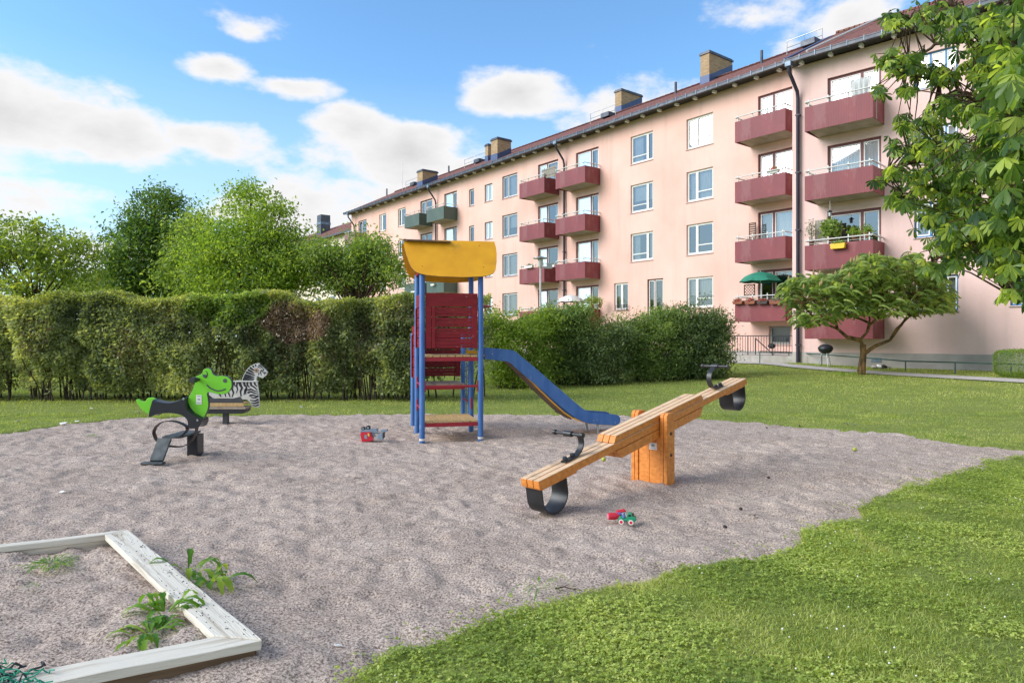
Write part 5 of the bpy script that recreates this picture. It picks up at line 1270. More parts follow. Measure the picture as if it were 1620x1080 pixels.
# ------------------------------------------------------------------ seesaw
def seesaw():
    lo = Vector((.138, 6.005, .30)); hi = Vector((2.962, 8.895, 1.04)); c = (lo+hi)/2
    root = empty('seesaw', (c.x, c.y, 0), 0, 'orange wooden seesaw with black handles, its near end resting on the sand', 'seesaw')
    org = (c.x, c.y, 0); U = (hi-lo).normalized(); V = Vector((U.y, -U.x, 0)).normalized(); Wv = V.cross(U).normalized()
    if Wv.z < 0: Wv = -Wv
    HL = 2.03
    B = lambda u, v, w: c+U*u+V*v+Wv*w
    Rm = Matrix((U, V, Wv)).transposed()
    def bx(mb, u0, u1, v0, v1, w0, w1): mb.box(B((u0+u1)/2, (v0+v1)/2, (w0+w1)/2), (u1-u0, v1-v0, w1-w0), Rm)
    beam = None
    for i, v in enumerate((-.076, 0, .076)):
        m = MB(); bx(m, -HL, HL, v-.034, v+.034, -.075, -.006); m.mi = 1; bx(m, -HL+.004, HL-.004, v-.0325, v+.0325, -.0061, 0.0)
        m.build('beam_plank', [M['orange'], M['paleorange']], root, org, bevel=.006)
    for i, v in enumerate((-.076, 0, .076)):
        m = MB(); pr = [(-.86,.064),(.86,.064),(.90,.006),(-.90,.006)]
        m.prism(pr, lambda u, w, t: B(u, t, w), v-.034, v+.034); m.mi = 1; bx(m, -.852, .852, v-.0325, v+.0325, .064, .070)
        m.build('top_plank', [M['orange'], M['paleorange']], root, org, bevel=.005)
        m = MB(); pr = [(-.88,-.082),(.88,-.082),(.80,-.175),(-.80,-.175)]; m.prism(pr, lambda u, w, t: B(u, t, w), v-.034, v+.034); m.build('lower_plank', M['orange'], root, org, bevel=.005)
    for s in (-1, 1):
        m = MB(); u0, u1 = sorted((s*(HL-.03), s*1.50)); bx(m, u0, u1, -.10, .10, -.098, -.077); m.build('end_block', M['orange'], root, org, bevel=.004)
        pts = []
        for k in range(19):
            t = k/18; a = math.pi*(1.0+t)
            pts.append((-1.82+.17*math.cos(a), -.215+.15*math.sin(a)))
        pts = [(-1.99,-.10)]+pts+[(-1.65,-.10)]
        m = MB(); m.ribbon([B(s*-u if s > 0 else u, 0, w) for u, w in pts], V, .19, .014); m.build('rubber_bumper', M['rubber'], root, org, smooth=True)
        for u in (-1.97, -1.67):
            for v in (-.05, .05):
                k = MB(); k.lathe([(.016,-.012),(.016,.0)], B(s*-u if s > 0 else u, v, -.105), 8, Rm); k.build('bolt', M['galv'], root, org)
        hp = [(-1.56,.012),(-1.42,.014),(-1.33,.035),(-1.275,.09),(-1.27,.15),(-1.30,.20),(-1.37,.235),(-1.44,.25)]
        if s > 0: hp = [(u, w*1.12) for u, w in hp]
        q = []
        for i in range(len(hp)-1):
            for k in range(4):
                p0 = hp[max(i-1, 0)]; p1 = hp[i]; p2 = hp[i+1]; p3 = hp[min(i+2, len(hp)-1)]; t = k/4
                q.append(tuple(.5*((2*p1[j])+(-p0[j]+p2[j])*t+(2*p0[j]-5*p1[j]+4*p2[j]-p3[j])*t*t+(-p0[j]+3*p1[j]-3*p2[j]+p3[j])*t**3) for j in (0, 1)))
        q.append(hp[-1])
        m = MB(); m.ribbon([B(s*-u if s > 0 else u, 0, w) for u, w in q], V, .06, .016); h = m.build('handle', M['rubber'], root, org, smooth=True)
        m = MB(); ue, we = q[-1]; ue = -s*ue if s > 0 else ue
        m.tube([B(ue, -.175, we), B(ue, .175, we)], .0155, 12)
        for v in (-.165, .165): m.tube([B(ue, v-.013, we), B(ue, v+.013, we)], .026, 12)
        m.tube([B(ue, -.045, we), B(ue, .045, we)], .029, 12)
        m.build('grip', M['rubber'], h, org, smooth=True)
        for u in (-1.53, -1.42):
            k = MB(); k.lathe([(.024,0),(.024,.02),(.018,.034)], B(s*-u if s > 0 else u, 0, .02), 8, Rm); k.build('bolt', M['blackplastic'], h, org)
    Rz = Matrix.Rotation(math.atan2(U.y, U.x), 3, 'Z'); Uh = Vector((U.x, U.y, 0)).normalized()
    for sv, z1 in ((.165, .75), (-.20, .755)):
        b = Vector((c.x, c.y, 0))+V*sv; m = MB(); w = .078; t = .045
        pr = [(-w,-.1),(w,-.1),(w,z1-.035),(w-.03,z1),(-w+.03,z1),(-w,z1-.035)]
        for (a0, a1) in ((-t, -.002), (.002, t)): m.prism(pr, lambda u, z, tt: b+Uh*u+V*tt+Vector((0,0,z)), a0, a1)
        p = m.build('support_post', M['orange'], root, org, bevel=.006)
        if sv > 0:
            for z in (.30, .53):
                k = MB(); k.lathe([(.016,-.004),(.016,.006)], b+V*(t+.002)+Vector((0,0,z)), 12, V.to_track_quat('Z', 'Y').to_matrix()); k.build('bolt', M['blackplastic'], p, org)
    m = MB(); 
    for k in range(2): m.box(Vector((c.x, c.y, .19))+V*(-.017)+Uh*(-.03)+V*((k-.5)*.135), (.07, .133, .60), Rz)
    st = m.build('centre_board', M['orange'], root, org, bevel=.005)
    m = MB(); fc = Vector((c.x, c.y, .385))-Uh*.0665+V*.03; m.box(fc, (.003, .095, .075), Rz); lb = m.build('sticker', M['sticker'], st, org)
    m = MB(); m.box(fc-Uh*.002+Vector((0,0,.008)), (.002, .04, .03), Rz); m.box(fc-Uh*.002+Vector((0,0,-.024)), (.002, .07, .006), Rz); m.build('sticker_print', M['stickergrey'], lb, org)
seesaw()

# ------------------------------------------------------------------ animal riders
def smooth_closed(pts, n=4):
    out = []; k = len(pts)
    for i in range(k):
        p0, p1, p2, p3 = pts[i-1], pts[i], pts[(i+1) % k], pts[(i+2) % k]
        for j in range(n):
            t = j/n; out.append(tuple(.5*((2*p1[a])+(-p0[a]+p2[a])*t+(2*p0[a]-5*p1[a]+4*p2[a]-p3[a])*t*t+(-p0[a]+3*p1[a]-3*p2[a]+p3[a])*t**3) for a in (0, 1)))
    return out
def dragon():
    Z = 8.72; o = gnd(272, 727); org = Vector(((272-CX)/FP*Z, Z, 0)); sc = Z/FP
    root = empty('spring_rider', org, 0, 'lime green smiling dragon rider on a dark flat-steel spring', 'spring rider')
    # crop coordinates (origin 210,570, scale 6.35) -> root frame x, z
    c1 = lambda X, Y: ((210+X/6.35-CX)*sc-org.x, H-(570+Y/6.35-CY)*sc)
    c2 = lambda X, Y: ((180+X/4.91-CX)*sc-org.x, H-(540+Y/4.91-CY)*sc)
    def plate(pts, y0, y1, m, name, par, fn=c2, sm=True, bev=.004):
        q = [fn(*p) for p in pts]; q = smooth_closed(q) if sm else q
        mb = MB(); mb.prism(q, lambda u, v, t: Vector((u, t, v)), y0, y1); return mb.build(name, m, par, bevel=bev)
    head = [(585,440),(610,395),(628,350),(640,310),(640,275),(668,262),(692,245),(705,218),(735,207),(762,220),(775,250),(800,266),(850,266),(890,275),(915,300),(922,335),(915,365),(890,395),(850,408),(800,405),(755,392),(735,395),(732,415),(738,450),(740,500),(728,545),(705,585),(680,580),(640,555),(605,515),(588,480)]
    hd = plate(head, -.025, .025, M['limegreen'], 'head_board', root)
    edge = plate([(x, y) for x, y in head], -.0235, .0235, M['darkgrey'], 'head_core', hd, bev=0)
    edge.scale = (1.004, 1, 1.004)
    tail = [(180,455),(195,446),(215,460),(235,465),(255,458),(268,440),(295,434),(322,442),(335,458),(328,490),(312,530),(300,565),(275,560),(240,540),(205,505),(185,475)]
    plate(tail, -.02, .02, M['limegreen'], 'tail_board', root)
    # saddle
    sad = [(330,455),(345,452),(400,463),(460,466),(520,452),(560,436),(583,432),(590,500),(620,540),(668,568),(706,590),(706,622),(686,652),(650,660),(606,655),(606,610),(585,575),(545,552),(480,542),(420,542),(360,550),(305,570)]
    q = smooth_closed([c2(*p) for p in sad], 3)
    mb = MB(); k = len(q); ring = []
    cx = sum(p[0] for p in q)/k; cz = sum(p[1] for p in q)/k
    vs = []
    for y, s in ((-.105,.93),(-.085,.985),(-.03,1.0),(.03,1.0),(.085,.985),(.105,.93)):
        for (u, v) in q: vs.append((u, y, v+(0 if s == 1 else (-.012 if abs(y) > .1 else -.004))))
    fs = [tuple(range(k-1, -1, -1)), tuple(5*k+i for i in range(k))]+[(r*k+i, r*k+(i+1) % k, (r+1)*k+(i+1) % k, (r+1)*k+i) for r in range(5) for i in range(k)]
    mb.add(vs, fs); sd = mb.build('saddle', M['blackplastic'], root, smooth=True)
    for (X, Y) in ((680,604),(572,440)):
        u, v = c2(X, Y); m = MB(); m.lathe([(.016,-.008),(.012,0)], (u, -.112 if X == 680 else -.11, v), 12, Matrix.Rotation(R_(90), 3, 'X')); m.build('bolt', M['galv'], sd)
    # face
    def disc(X, Y, rx, rz, y, m, name, par):
        u, v = c2(X, Y); pts = [(u+rx/4.91*sc*math.cos(t*math.pi/12), v+rz/4.91*sc*math.sin(t*math.pi/12)) for t in range(24)]
        mb = MB(); mb.prism(pts, lambda a, b, t: Vector((a, t, b)), y-.002, y+.002); return mb.build(name, m, par)
    e = disc(717, 255, 20, 28, -.027, M['darkgrey'], 'eye', hd); disc(716, 250, 15, 22, -.0295, M['limegreen'], 'eye_white', hd); disc(715, 266, 15, 12, -.031, M['graymetal'], 'pupil', hd)
    disc(870, 303, 15, 16, -.027, M['graymetal'], 'nostril', hd)
    mouth = [(730,336),(755,360),(790,377),(820,383),(850,378),(876,366)]
    P = [c2(*p) for p in mouth]; Q = []
    for i in range(len(P)-1):
        for t in range(4): Q.append((P[i][0]+(P[i+1][0]-P[i][0])*t/4, -.027, P[i][1]+(P[i+1][1]-P[i][1])*t/4))
    Q.append((P[-1][0], -.027, P[-1][1])); m = MB(); m.ribbon(Q, (0,1,0), .004, .016); m.build('mouth', M['graymetal'], hd)
    st = [(648,414),(690,414),(690,486),(648,486)]; plate(st, -.029, -.026, M['sticker'], 'sticker', hd, sm=False, bev=0)
    m = MB()
    for (yy, w, h) in ((424,28,6),(447,20,12),(474,32,5)):
        u, v = c2(669, yy); m.box((u, -.0300, v), (w/4.91*sc, .002, h/4.91*sc))
    m.build('sticker_print', M['stickergrey'], hd)
    u, v = c2(664, 294); m = MB(); m.tube([(u, -.15, v), (u, .15, v)], .023, 12); m.tube([(u-.012, -.18, v), (u, -.10, v)], .036, 14); m.tube([(u, .12, v), (u, .165, v)], .034, 12); m.build('hand_grip', M['rubber'], root, smooth=True)
    # spring: a flat steel strip looping twice
    pts = []
    ctr = c1(375, 735)
    for k in range(40):
        a = R_(-35+k*9.2); pts.append((ctr[0]+.222*math.cos(a)*.93, 0, ctr[1]+.175*math.sin(a)))
    path = [c1(640,665), c1(625,735), c1(590,800), c1(530,850), c1(460,870), c1(390,868), c1(300,850), c1(235,805), c1(205,735), c1(225,675), c1(285,625), c1(375,605), c1(455,618), c1(525,650), c1(548,685), c1(525,725), c1(470,765), c1(420,775), c1(340,778)]
    Q = []
    for i in range(len(path)-1):
        p0 = path[max(i-1, 0)]; p1 = path[i]; p2 = path[i+1]; p3 = path[min(i+2, len(path)-1)]
        for t in range(5):
            t /= 5; x, z = (.5*((2*p1[a])+(-p0[a]+p2[a])*t+(2*p0[a]-5*p1[a]+4*p2[a]-p3[a])*t*t+(-p0[a]+3*p1[a]-3*p2[a]+p3[a])*t**3) for a in (0, 1))
            Q.append((x, .02+.02*math.sin(i*.4), z))
    m = MB(); m.ribbon(Q, (0, 1, 0), .075, .010); m.build('spring', M['darkspring'], root, smooth=True)
    # foot: sloping tread plate in front, block behind
    a = c1(260,775); b = c1(395,775); d = c1(370,978); e = c1(238,978)
    m = MB(); y0, y1 = -.02, -.17
    m.add([(a[0], y0, a[1]), (b[0], y0, b[1]), (d[0], y1, d[1]), (e[0], y1, e[1]), (a[0], y0+.02, a[1]-.02), (b[0], y0+.02, b[1]-.02), (d[0], y1+.02, d[1]-.02), (e[0], y1+.02, e[1]-.02)], [(0,1,2,3),(7,6,5,4),(0,4,5,1),(1,5,6,2),(2,6,7,3),(3,7,4,0)]); m.build('foot_plate', M['graymetal'], root, bevel=.004)
    f = c1(180,1010); g = c1(395,1000); m = MB(); m.box(((f[0]+g[0])/2, -.20, (f[1]+g[1])/2+.004), (g[0]-f[0], .10, .028)); m.build('foot_rest', M['graymetal'], root, bevel=.008)
    p = c1(392,762); r = c1(503,880); m = MB(); m.box(((p[0]+r[0])/2, .50, (p[1]-.04)/2-.02), (r[0]-p[0], .2, p[1]+.0)); m.build('base_block', M['blackplastic'], root, bevel=.01)
    m = MB(); m.box(((p[0]+r[0])/2-.07, .27, p[1]-.012), (r[0]-p[0]+.10, .56, .025)); m.build('base_plate', M['graymetal'], root, bevel=.004)
M['darkspring'] = mat('brown_black_spring_steel', (0.06,0.045,0.042), 0.4, var=.4, vscale=15, metal=.5)
dragon()

def zebra():
    Z = 12.45; sc = Z/FP; org = Vector(((357-CX)*sc, Z, 0)); K = 9.0
    root = empty('spring_rider', org, 0, 'black and white striped zebra rider with a plank seat, right of the green dragon', 'spring rider')
    cc = lambda X, Y: ((310+X/K-CX)*sc-org.x, H-(560+Y/K-CY)*sc)
    def plate(pts, y0, y1, m, name, par, sm=False, bev=.003):
        q = [cc(*p) for p in pts]; q = smooth_closed(q, 3) if sm else q
        mb = MB(); mb.prism(q, lambda u, v, t: Vector((u, t, v)), y0, y1); return mb.build(name, m, par, bevel=bev)
    body = [(100,560),(140,520),(200,470),(300,420),(430,395),(530,385),(640,385),(835,385),(838,450),(855,560),(862,700),(862,760),(830,772),(770,765),(740,720),(690,660),(500,640),(200,640)]
    by0, by1 = .14, .17
    bd = plate(body, by0, by1, M['zebrawhite'], 'body_board', root)
    head = [(612,385),(620,340),(650,280),(690,215),(740,170),(800,140),(860,130),(868,155),(910,185),(950,225),(982,262),(965,300),(910,350),(860,330),(830,315),(822,345),(820,385)]
    hd = plate(head, by0-.004, by1+.004, M['zebrawhite'], 'head_board', root)
    rail_ = plate([(520,383),(840,383),(840,402),(520,402)], by0-.02, by1+.02, M['zebrawhite'], 'rail', root)
    def stripes(L, y, par):
        m = MB()
        for s in L:
            w0 = s[0]; P = s[1:]; n = len(P)
            Q = []
            for i, p in enumerate(P):
                a = P[max(i-1, 0)]; b = P[min(i+1, n-1)]; dx, dy = b[0]-a[0], b[1]-a[1]; l = math.hypot(dx, dy) or 1
                w = w0*1.35*(1-.6*(i/(n-1))**1.5)/2; Q.append((p, (-dy/l*w, dx/l*w)))
            vs = []
            for p, o_ in Q:
                for sg in (1, -1):
                    u, v = cc(p[0]+o_[0]*sg, p[1]+o_[1]*sg); vs += [(u, y, v), (u, y-.002, v)]
            fs = []
            for i in range(n-1):
                b = 4*i; fs += [(b+1, b+5, b+7, b+3), (b, b+2, b+6, b+4), (b, b+4, b+5, b+1), (b+2, b+3, b+7, b+6)]
            m.add(vs, fs)
        m.build('stripes', M['blackplastic'], par)
    B = [(30,(575,400),(590,450),(612,490),(590,540),(600,610)),(20,(545,400),(535,460),(550,510),(530,560)),(26,(640,400),(650,450),(680,480),(655,520),(640,590)),(24,(690,400),(690,450),(720,480)),(24,(735,400),(745,450),(790,480),(835,520)),(22,(790,400),(800,440),(830,470)),
         (22,(690,500),(660,540),(670,580)),(20,(700,520),(740,505),(790,530),(845,545)),(20,(690,560),(740,540),(800,565),(850,575)),(22,(720,600),(770,590),(830,610)),(22,(850,600),(800,630),(740,625)),(22,(850,650),(800,675),(730,665)),(20,(855,690),(800,710),(745,700)),(18,(855,730),(810,745),(765,735)),(24,(480,420),(470,500),(490,560),(470,620)),(22,(420,470),(410,540),(440,620)),(20,(360,540),(380,620)),(24,(280,560),(310,615)),(20,(500,400),(500,440),(520,470))]
    stripes(B, by0-.001, bd)
    Hs = [(28,(625,365),(700,370),(780,378)),(26,(635,335),(710,340),(790,360)),(26,(650,300),(720,315),(790,335)),(26,(670,260),(740,285),(800,310)),(24,(695,225),(755,255),(790,280)),(24,(725,195),(770,225),(800,245)),(20,(765,168),(790,200)),(18,(805,150),(815,185)),(16,(850,160),(890,180),(920,215)),(14,(840,185),(890,205)),(14,(930,215),(910,250),(925,280)),(14,(895,225),(880,270),(895,310)),(12,(860,270),(850,310)),(12,(940,260),(935,300))]
    stripes(Hs, by0-.005, hd)
    def disc(X, Y, r, y, m, nm): 
        u, v = cc(X, Y); mb = MB(); mb.lathe([(r, -.004), (r, .004)], (u, y, v), 14, Matrix.Rotation(R_(90), 3, 'X')); mb.build(nm, m, hd)
    disc(820, 235, .042, by0-.008, M['bronze'], 'eye'); disc(955, 268, .012, by0-.008, M['blackplastic'], 'nostril'); disc(822, 238, .012, by0-.014, M['blackplastic'], 'pupil')
    # seat: dark side board, timber plank, dark box underneath
    plate([(190,580),(240,610),(330,632),(450,634),(560,622),(660,598),(700,660),(712,685),(190,685)], -.10, -.08, M['darkgrey'], 'side_board', root, bev=.003)
    m = MB(); a = cc(120,688); b = cc(716,736); m.box(((a[0]+b[0])/2, -.095, (a[1]+b[1])/2), (b[0]-a[0], .045, a[1]-b[1])); o = m.build('seat_plank', M['plank'], root, bevel=.004)
    m = MB()
    for i in range(3): m.box(((a[0]+b[0])/2, -.03+.06*i, a[1]-.01), (b[0]-a[0]-.02, .055, .03))
    m.build('seat_slat', M['plank'], o, bevel=.004)
    m = MB(); a = cc(110,742); b = cc(742,775); m.box(((a[0]+b[0])/2, .02, (a[1]+b[1])/2), (b[0]-a[0], .28, a[1]-b[1])); m.build('foot_board', M['plankgrey'], root, bevel=.004)
    q = [(110,776),(744,776),(735,810),(700,838),(150,838),(110,815)]; plate(q, -.11, .13, M['rubber'], 'base_box', root, bev=.006)
    p = cc(390,838); r = cc(462,990); m = MB(); m.box(((p[0]+r[0])/2, 0, p[1]/2-.05), (r[0]-p[0], .08, p[1]+.1)); m.build('ground_post', M['darkgrey'], root, bevel=.004)
M['bronze'] = mat('copper_rivet', (0.45,0.3,0.2), 0.4, var=.3, metal=.4)
zebra()

# ------------------------------------------------------------------ sandbox
def sandbox():
    root = empty('sandbox', (SA.x, SA.y, 0), 0, 'weathered white plank sandbox frame in the lower left corner', 'sandbox'); org = (SA.x, SA.y, 0)
    zt = .13; th = .042; w = .155
    cor = [SA, SB, SD_, SC_]; cen = sum(cor, Vector((0,0,0)))/4
    for i in range(4):
        a = cor[i]; b = cor[(i+1) % 4]; pr = cor[i-1]; nx = cor[(i+2) % 4]
        d = (b-a).normalized(); nn = Vector((-d.y, d.x, 0)); nn = nn if nn.dot(cen-a) > 0 else -nn
        ww = w if i != 1 else .07
        wprev = w if i != 2 else .07; wnext = w if i != 0 else .07
        d0 = (pr-a).normalized(); d1 = (nx-b).normalized()
        # mitred inner corners
        def inner(pt, dd, do, w1, w2):
            s = abs(dd.x*do.y-dd.y*do.x); return pt+dd*(w2/s)+do*(w1/s)
        ai = inner(a, d, d0, ww, wprev); bi = inner(b, -d, d1, ww, wnext)
        q = [a+d*.002, b-d*.002, bi-d*.002, ai+d*.002]; lift = {0: .006, 1: .004, 2: 0, 3: 0}[i]
        m = MB(); n = 12; top = []; 
        vs = []
        for k in range(n+1):
            t = k/n; o = q[0].lerp(q[1], t); ii = q[3].lerp(q[2], t); wob = .003*math.sin(k*1.9+i)
            vs += [(o.x, o.y, zt+lift+wob), (ii.x, ii.y, zt+lift+wob*.6), (ii.x, ii.y, zt-th+lift), (o.x, o.y, zt-th+lift)]
        fs = [(3,2,1,0), (4*n, 4*n+1, 4*n+2, 4*n+3)]
        for k in range(n): b4 = 4*k; fs += [(b4+j, b4+(j+1) % 4, b4+4+(j+1) % 4, b4+4+j) for j in range(4)]
        an = math.atan2(d.y, d.x); Ri = Matrix.Rotation(-an, 3, 'Z'); m.add([Ri @ (Vector(v)-a) for v in vs], fs); bo_ = m.build('top_board', M['oldwood'], root, bevel=.004, loc=a-SA); bo_.rotation_euler = (0, 0, an)
        m = MB(); a2 = a+nn*.035+d*.03; b2 = b+nn*.035-d*.03; L3 = (b2-a2).length; m.box((L3/2, 0, zt/2-.06), (L3, .04, zt+.04)); sb = m.build('side_board', M['brownwood'] if i != 1 else M['oldwood'], root, loc=a2-SA); sb.rotation_euler = (0, 0, an)
        if i == 0:
            # loose grit lying on the board
            g = MB()
            for k in range(150):
                t = random.uniform(.02, .98); u = random.random(); p = q[0].lerp(q[1], t).lerp(q[3].lerp(q[2], t), u*.9+.05)
                s = random.uniform(.0018, .0048); g.box(Ri @ (Vector((p.x, p.y, zt+lift+.002))-a), (s*1.4, s, s), Matrix.Rotation(random.random()*3, 3, 'Z'))
            tag(g.build('grit', M['clod'], bo_), kind='stuff')
sandbox()
def at_z(px, py, z): Z = (H-z)/((py-CY)/FP); return Vector(((px-CX)/FP*Z, Z, z))
weed_clump('dandelion', at_z(262, 972, .09), 24, .19, .030, L_['weed'], 'bright dandelion rosette inside the sandbox, touching its right board', 'dandelion', up=1.4)
weed_clump('dandelion', at_z(238, 1005, .09), 24, .16, .024, L_['weed'], 'flatter jagged-leaved dandelion below the bright one, inside the sandbox', 'dandelion', up=.8)
weed_clump('dandelion', at_z(332, 925, .04), 18, .21, .035, L_['weed'], 'broad-leaved dandelion on the sand outside the right sandbox board', 'dandelion', up=1.0)
weed_clump('dandelion', at_z(297, 908, .05), 10, .22, .034, L_['weed'], 'thin dandelion leaning over the right sandbox board', 'dandelion', up=1.5)
weed_clump('weed', at_z(80, 893, .09), 90, .11, .009, L_['weed'], 'low grassy weed under the far thin sandbox board', 'weed', spread=.18, up=.5)
weed_clump('weed', at_z(46, 928, .09), 16, .04, .005, L_['weed'], 'tiny weed alone in the sandbox, left of the grassy one', 'weed', spread=.08, up=.5)
weed_clump('weed', at_z(315, 995, .09), 60, .045, .005, L_['silver'], 'faded greyish weed patch in the near corner of the sandbox', 'weed', spread=.3, up=.5)
weed_clump('weed', gnd(1300, 852), 26, .12, .008, L_['weed'], 'green tuft at the sand edge right of the toy truck', 'weed', spread=.12, up=.6)
weed_clump('weed', gnd(855, 938), 12, .22, .007, L_['weed'], 'tall thin grass tuft at the near edge of the sand', 'weed', spread=.06, up=1.6)
weed_clump('weed', gnd(140, 690), 16, .1, .012, L_['weed'], 'small weed in the sand far left, before the hedge', 'weed', spread=.12, up=.4)
weed_clump('weed', gnd(1340, 594), 40, .42, .02, L_['light'], 'leafy suckers at the left foot of the spreading tree', 'weed', spread=.45, up=1.2)
weed_clump('weed', gnd(1345, 672), 26, .13, .016, L_['silver'], 'pale broad weed in the lawn edge right of the seesaw', 'weed', spread=.1, up=.4)
weed_clump('weed', gnd(1512, 692), 30, .16, .01, L_['weed'], 'long grass tuft at the far sand edge, near the right side', 'weed', spread=.14, up=.8)

def net():
    c = at_z(8, 1086, .095); root = empty('rope_net', c, 0, 'tangled green and black cord net in the bottom left corner', 'net')
    for nm, mm, n, s in (('green_cord', M['ropegreen'], 40, 1.0), ('black_cord', M['rubber'], 9, 1.0)):
        m = MB()
        for i in range(n):
            p = c+Vector((random.uniform(-.16, .13), random.uniform(-.12, .07), .01)); pts = []
            a = random.uniform(0, 6.28)
            for k in range(7):
                pts.append(p+Vector((0,0,.018+random.random()*.035))); a += random.gauss(0, .9); p = p+Vector((math.cos(a), math.sin(a)*.8, 0))*.025
            m.tube(pts, .0032 if nm[0] == 'g' else .005, 5)
        m.build(nm, mm, root, c, smooth=True)
net()

# ------------------------------------------------------------------ toys and small things on the sand
def toy_truck():
    Z = 5.72; c = Vector(((992-CX)/FP*Z, Z, 0.0)); root = empty('toy_truck', c, R_(-14), 'small green toy truck with white wheels near the seesaw', 'toy')
    m = MB(); m.box((.045, 0, .047), (.055, .075, .035)); m.box((-.02, 0, .038), (.085, .07, .016)); m.prism([(.0,.04),(.0,.083),(.012,.092),(.040,.092),(.052,.066),(.073,.060),(.078,.036),(.07,.03)], lambda u, v, t: Vector((u, t, v)), -.034, .034); b = m.build('body', M['toygreen'], root, bevel=.006, seg=3)
    m = MB(); m.box((.049, 0, .076), (.012, .05, .018), Matrix.Rotation(R_(25), 3, 'Y')); m.box((.024, 0, .076), (.022, .071, .018)); m.build('window', M['blackplastic'], b, bevel=.002)
    for x in (-.045, .045-.01):
        for y in (-.036, .036):
            m = MB(); m.lathe([(.012,-.008),(.021,-.008),(.021,.008),(.012,.008)], (x, y, .021), 18, Matrix.Rotation(R_(90), 3, 'X')); w = m.build('wheel', M['toywhite'], root, smooth=True)
            m = MB(); m.lathe([(.0125,-.0095),(.0125,.0095)], (x, y, .021), 14, Matrix.Rotation(R_(90), 3, 'X')); m.build('hub', M['toyred'], w, smooth=True)
            m = MB(); m.tube([(x-.027, y*.86, .026), (x-.018, y*.86, .043), (x, y*.86, .049), (x+.018, y*.86, .043), (x+.027, y*.86, .026)], .006, 8); m.build('mudguard', M['toygreen'], root, smooth=True)
    m = MB(); m.lathe([(.003,.04),(.014,.043),(.012,.062),(.006,.066),(.010,.075),(.006,.085),(.002,.087)], (-.025, 0, .005), 12); m.build('driver', M['toyblue'], root, smooth=True)
    c2 = Vector(((974-CX)/FP*5.80, 5.82, 0)); root = empty('toy_mixer', c2, R_(8), 'red toy drum and chute lying behind the green toy truck', 'toy')
    m = MB(); m.lathe([(.018,-.05),(.029,-.045),(.031,0),(.024,.045),(.018,.05)], (-.015, 0, .036), 20, Matrix.Rotation(R_(90), 3, 'Y')); b = m.build('drum', M['toyred'], root, smooth=True)
    m = MB(); m.lathe([(.001,-.053),(.022,-.051),(.022,-.049)], (-.015, 0, .036), 20, Matrix.Rotation(R_(90), 3, 'Y')); m.build('drum_end', M['toypink'], b, smooth=True)
    m = MB(); m.box((.065, .05, .062), (.085, .04, .016), Matrix.Rotation(R_(-8), 3, 'Y')); m.box((.065, .05, .072), (.065, .02, .012), Matrix.Rotation(R_(-8), 3, 'Y')); m.box((.05, .045, .03), (.03, .035, .06)); m.build('chute', M['toyred'], root, bevel=.006)
    m = MB(); m.box((.035, .01, .035), (.04, .05, .05)); m.build('frame', M['toyblue'], root, bevel=.004)
M['toypink'] = mat('faded_pink_plastic', (0.7,0.2,0.3), 0.4)
toy_truck()
def toy_digger():
    Z = 10.35; c = Vector(((590-CX)/FP*Z, Z, 0)); root = empty('toy_excavator', c, 0, 'red and grey toy excavator lying on its side left of the tower', 'toy'); s = Z/FP; K = 20.25
    cc = lambda X, Y: ((560+X/K-CX)*s-c.x, max(-.01, H-(660+Y/K-CY)*s+.012))
    def pl(pts, y0, y1, m, nm, par=root, bev=.006):
        mb = MB(); mb.prism([cc(*p) for p in pts], lambda u, v, t: Vector((u, t, v)), y0, y1); return mb.build(nm, m, par, bevel=bev)
    cab = pl([(225,505),(540,480),(575,600),(625,670),(610,760),(270,790)], -.06, .06, M['toyred'], 'cab')
    pl([(360,570),(440,565),(450,690),(370,690)], -.064, -.058, M['toygrey'], 'window', cab, 0); pl([(460,520),(520,520),(525,610),(480,615)], -.066, -.059, M['toyyellow'], 'sticker', cab, 0)
    pl([(190,440),(520,400),(560,395),(720,380),(780,480),(700,520),(560,490),(230,490)], -.03, .06, M['toygrey'], 'chassis')
    pl([(560,490),(700,520),(840,490),(760,650),(730,670),(790,540),(640,530),(700,640),(640,640)], -.01, .02, M['toygrey'], 'arm', bev=0)
    pl([(800,560),(930,520),(940,740),(740,690)], -.05, .05, M['toygrey'], 'bucket'); pl([(850,420),(1060,400),(1090,460),(990,490),(870,500)], -.03, .03, M['toygrey'], 'claw'); pl([(950,480),(985,480),(985,680),(955,680)], -.02, .02, M['rubber'], 'ram', bev=.002)
    for (X, Y, r) in ((305,380,60),(460,350,70)):
        u, v = cc(X, Y); m = MB(); m.lathe([(r*.5/K*s,-.03),(r/K*s,-.026),(r/K*s,.026),(r*.5/K*s,.03)], (u, 0, v), 16, Matrix.Rotation(R_(90), 3, 'X')); w = m.build('wheel', M['rubber'], root, smooth=True)
        m = MB(); m.lathe([(r*.5/K*s,-.033),(r*.5/K*s,.033)], (u, 0, v), 12, Matrix.Rotation(R_(90), 3, 'X')); m.build('hub', M['toygrey'], w, smooth=True)
toy_digger()

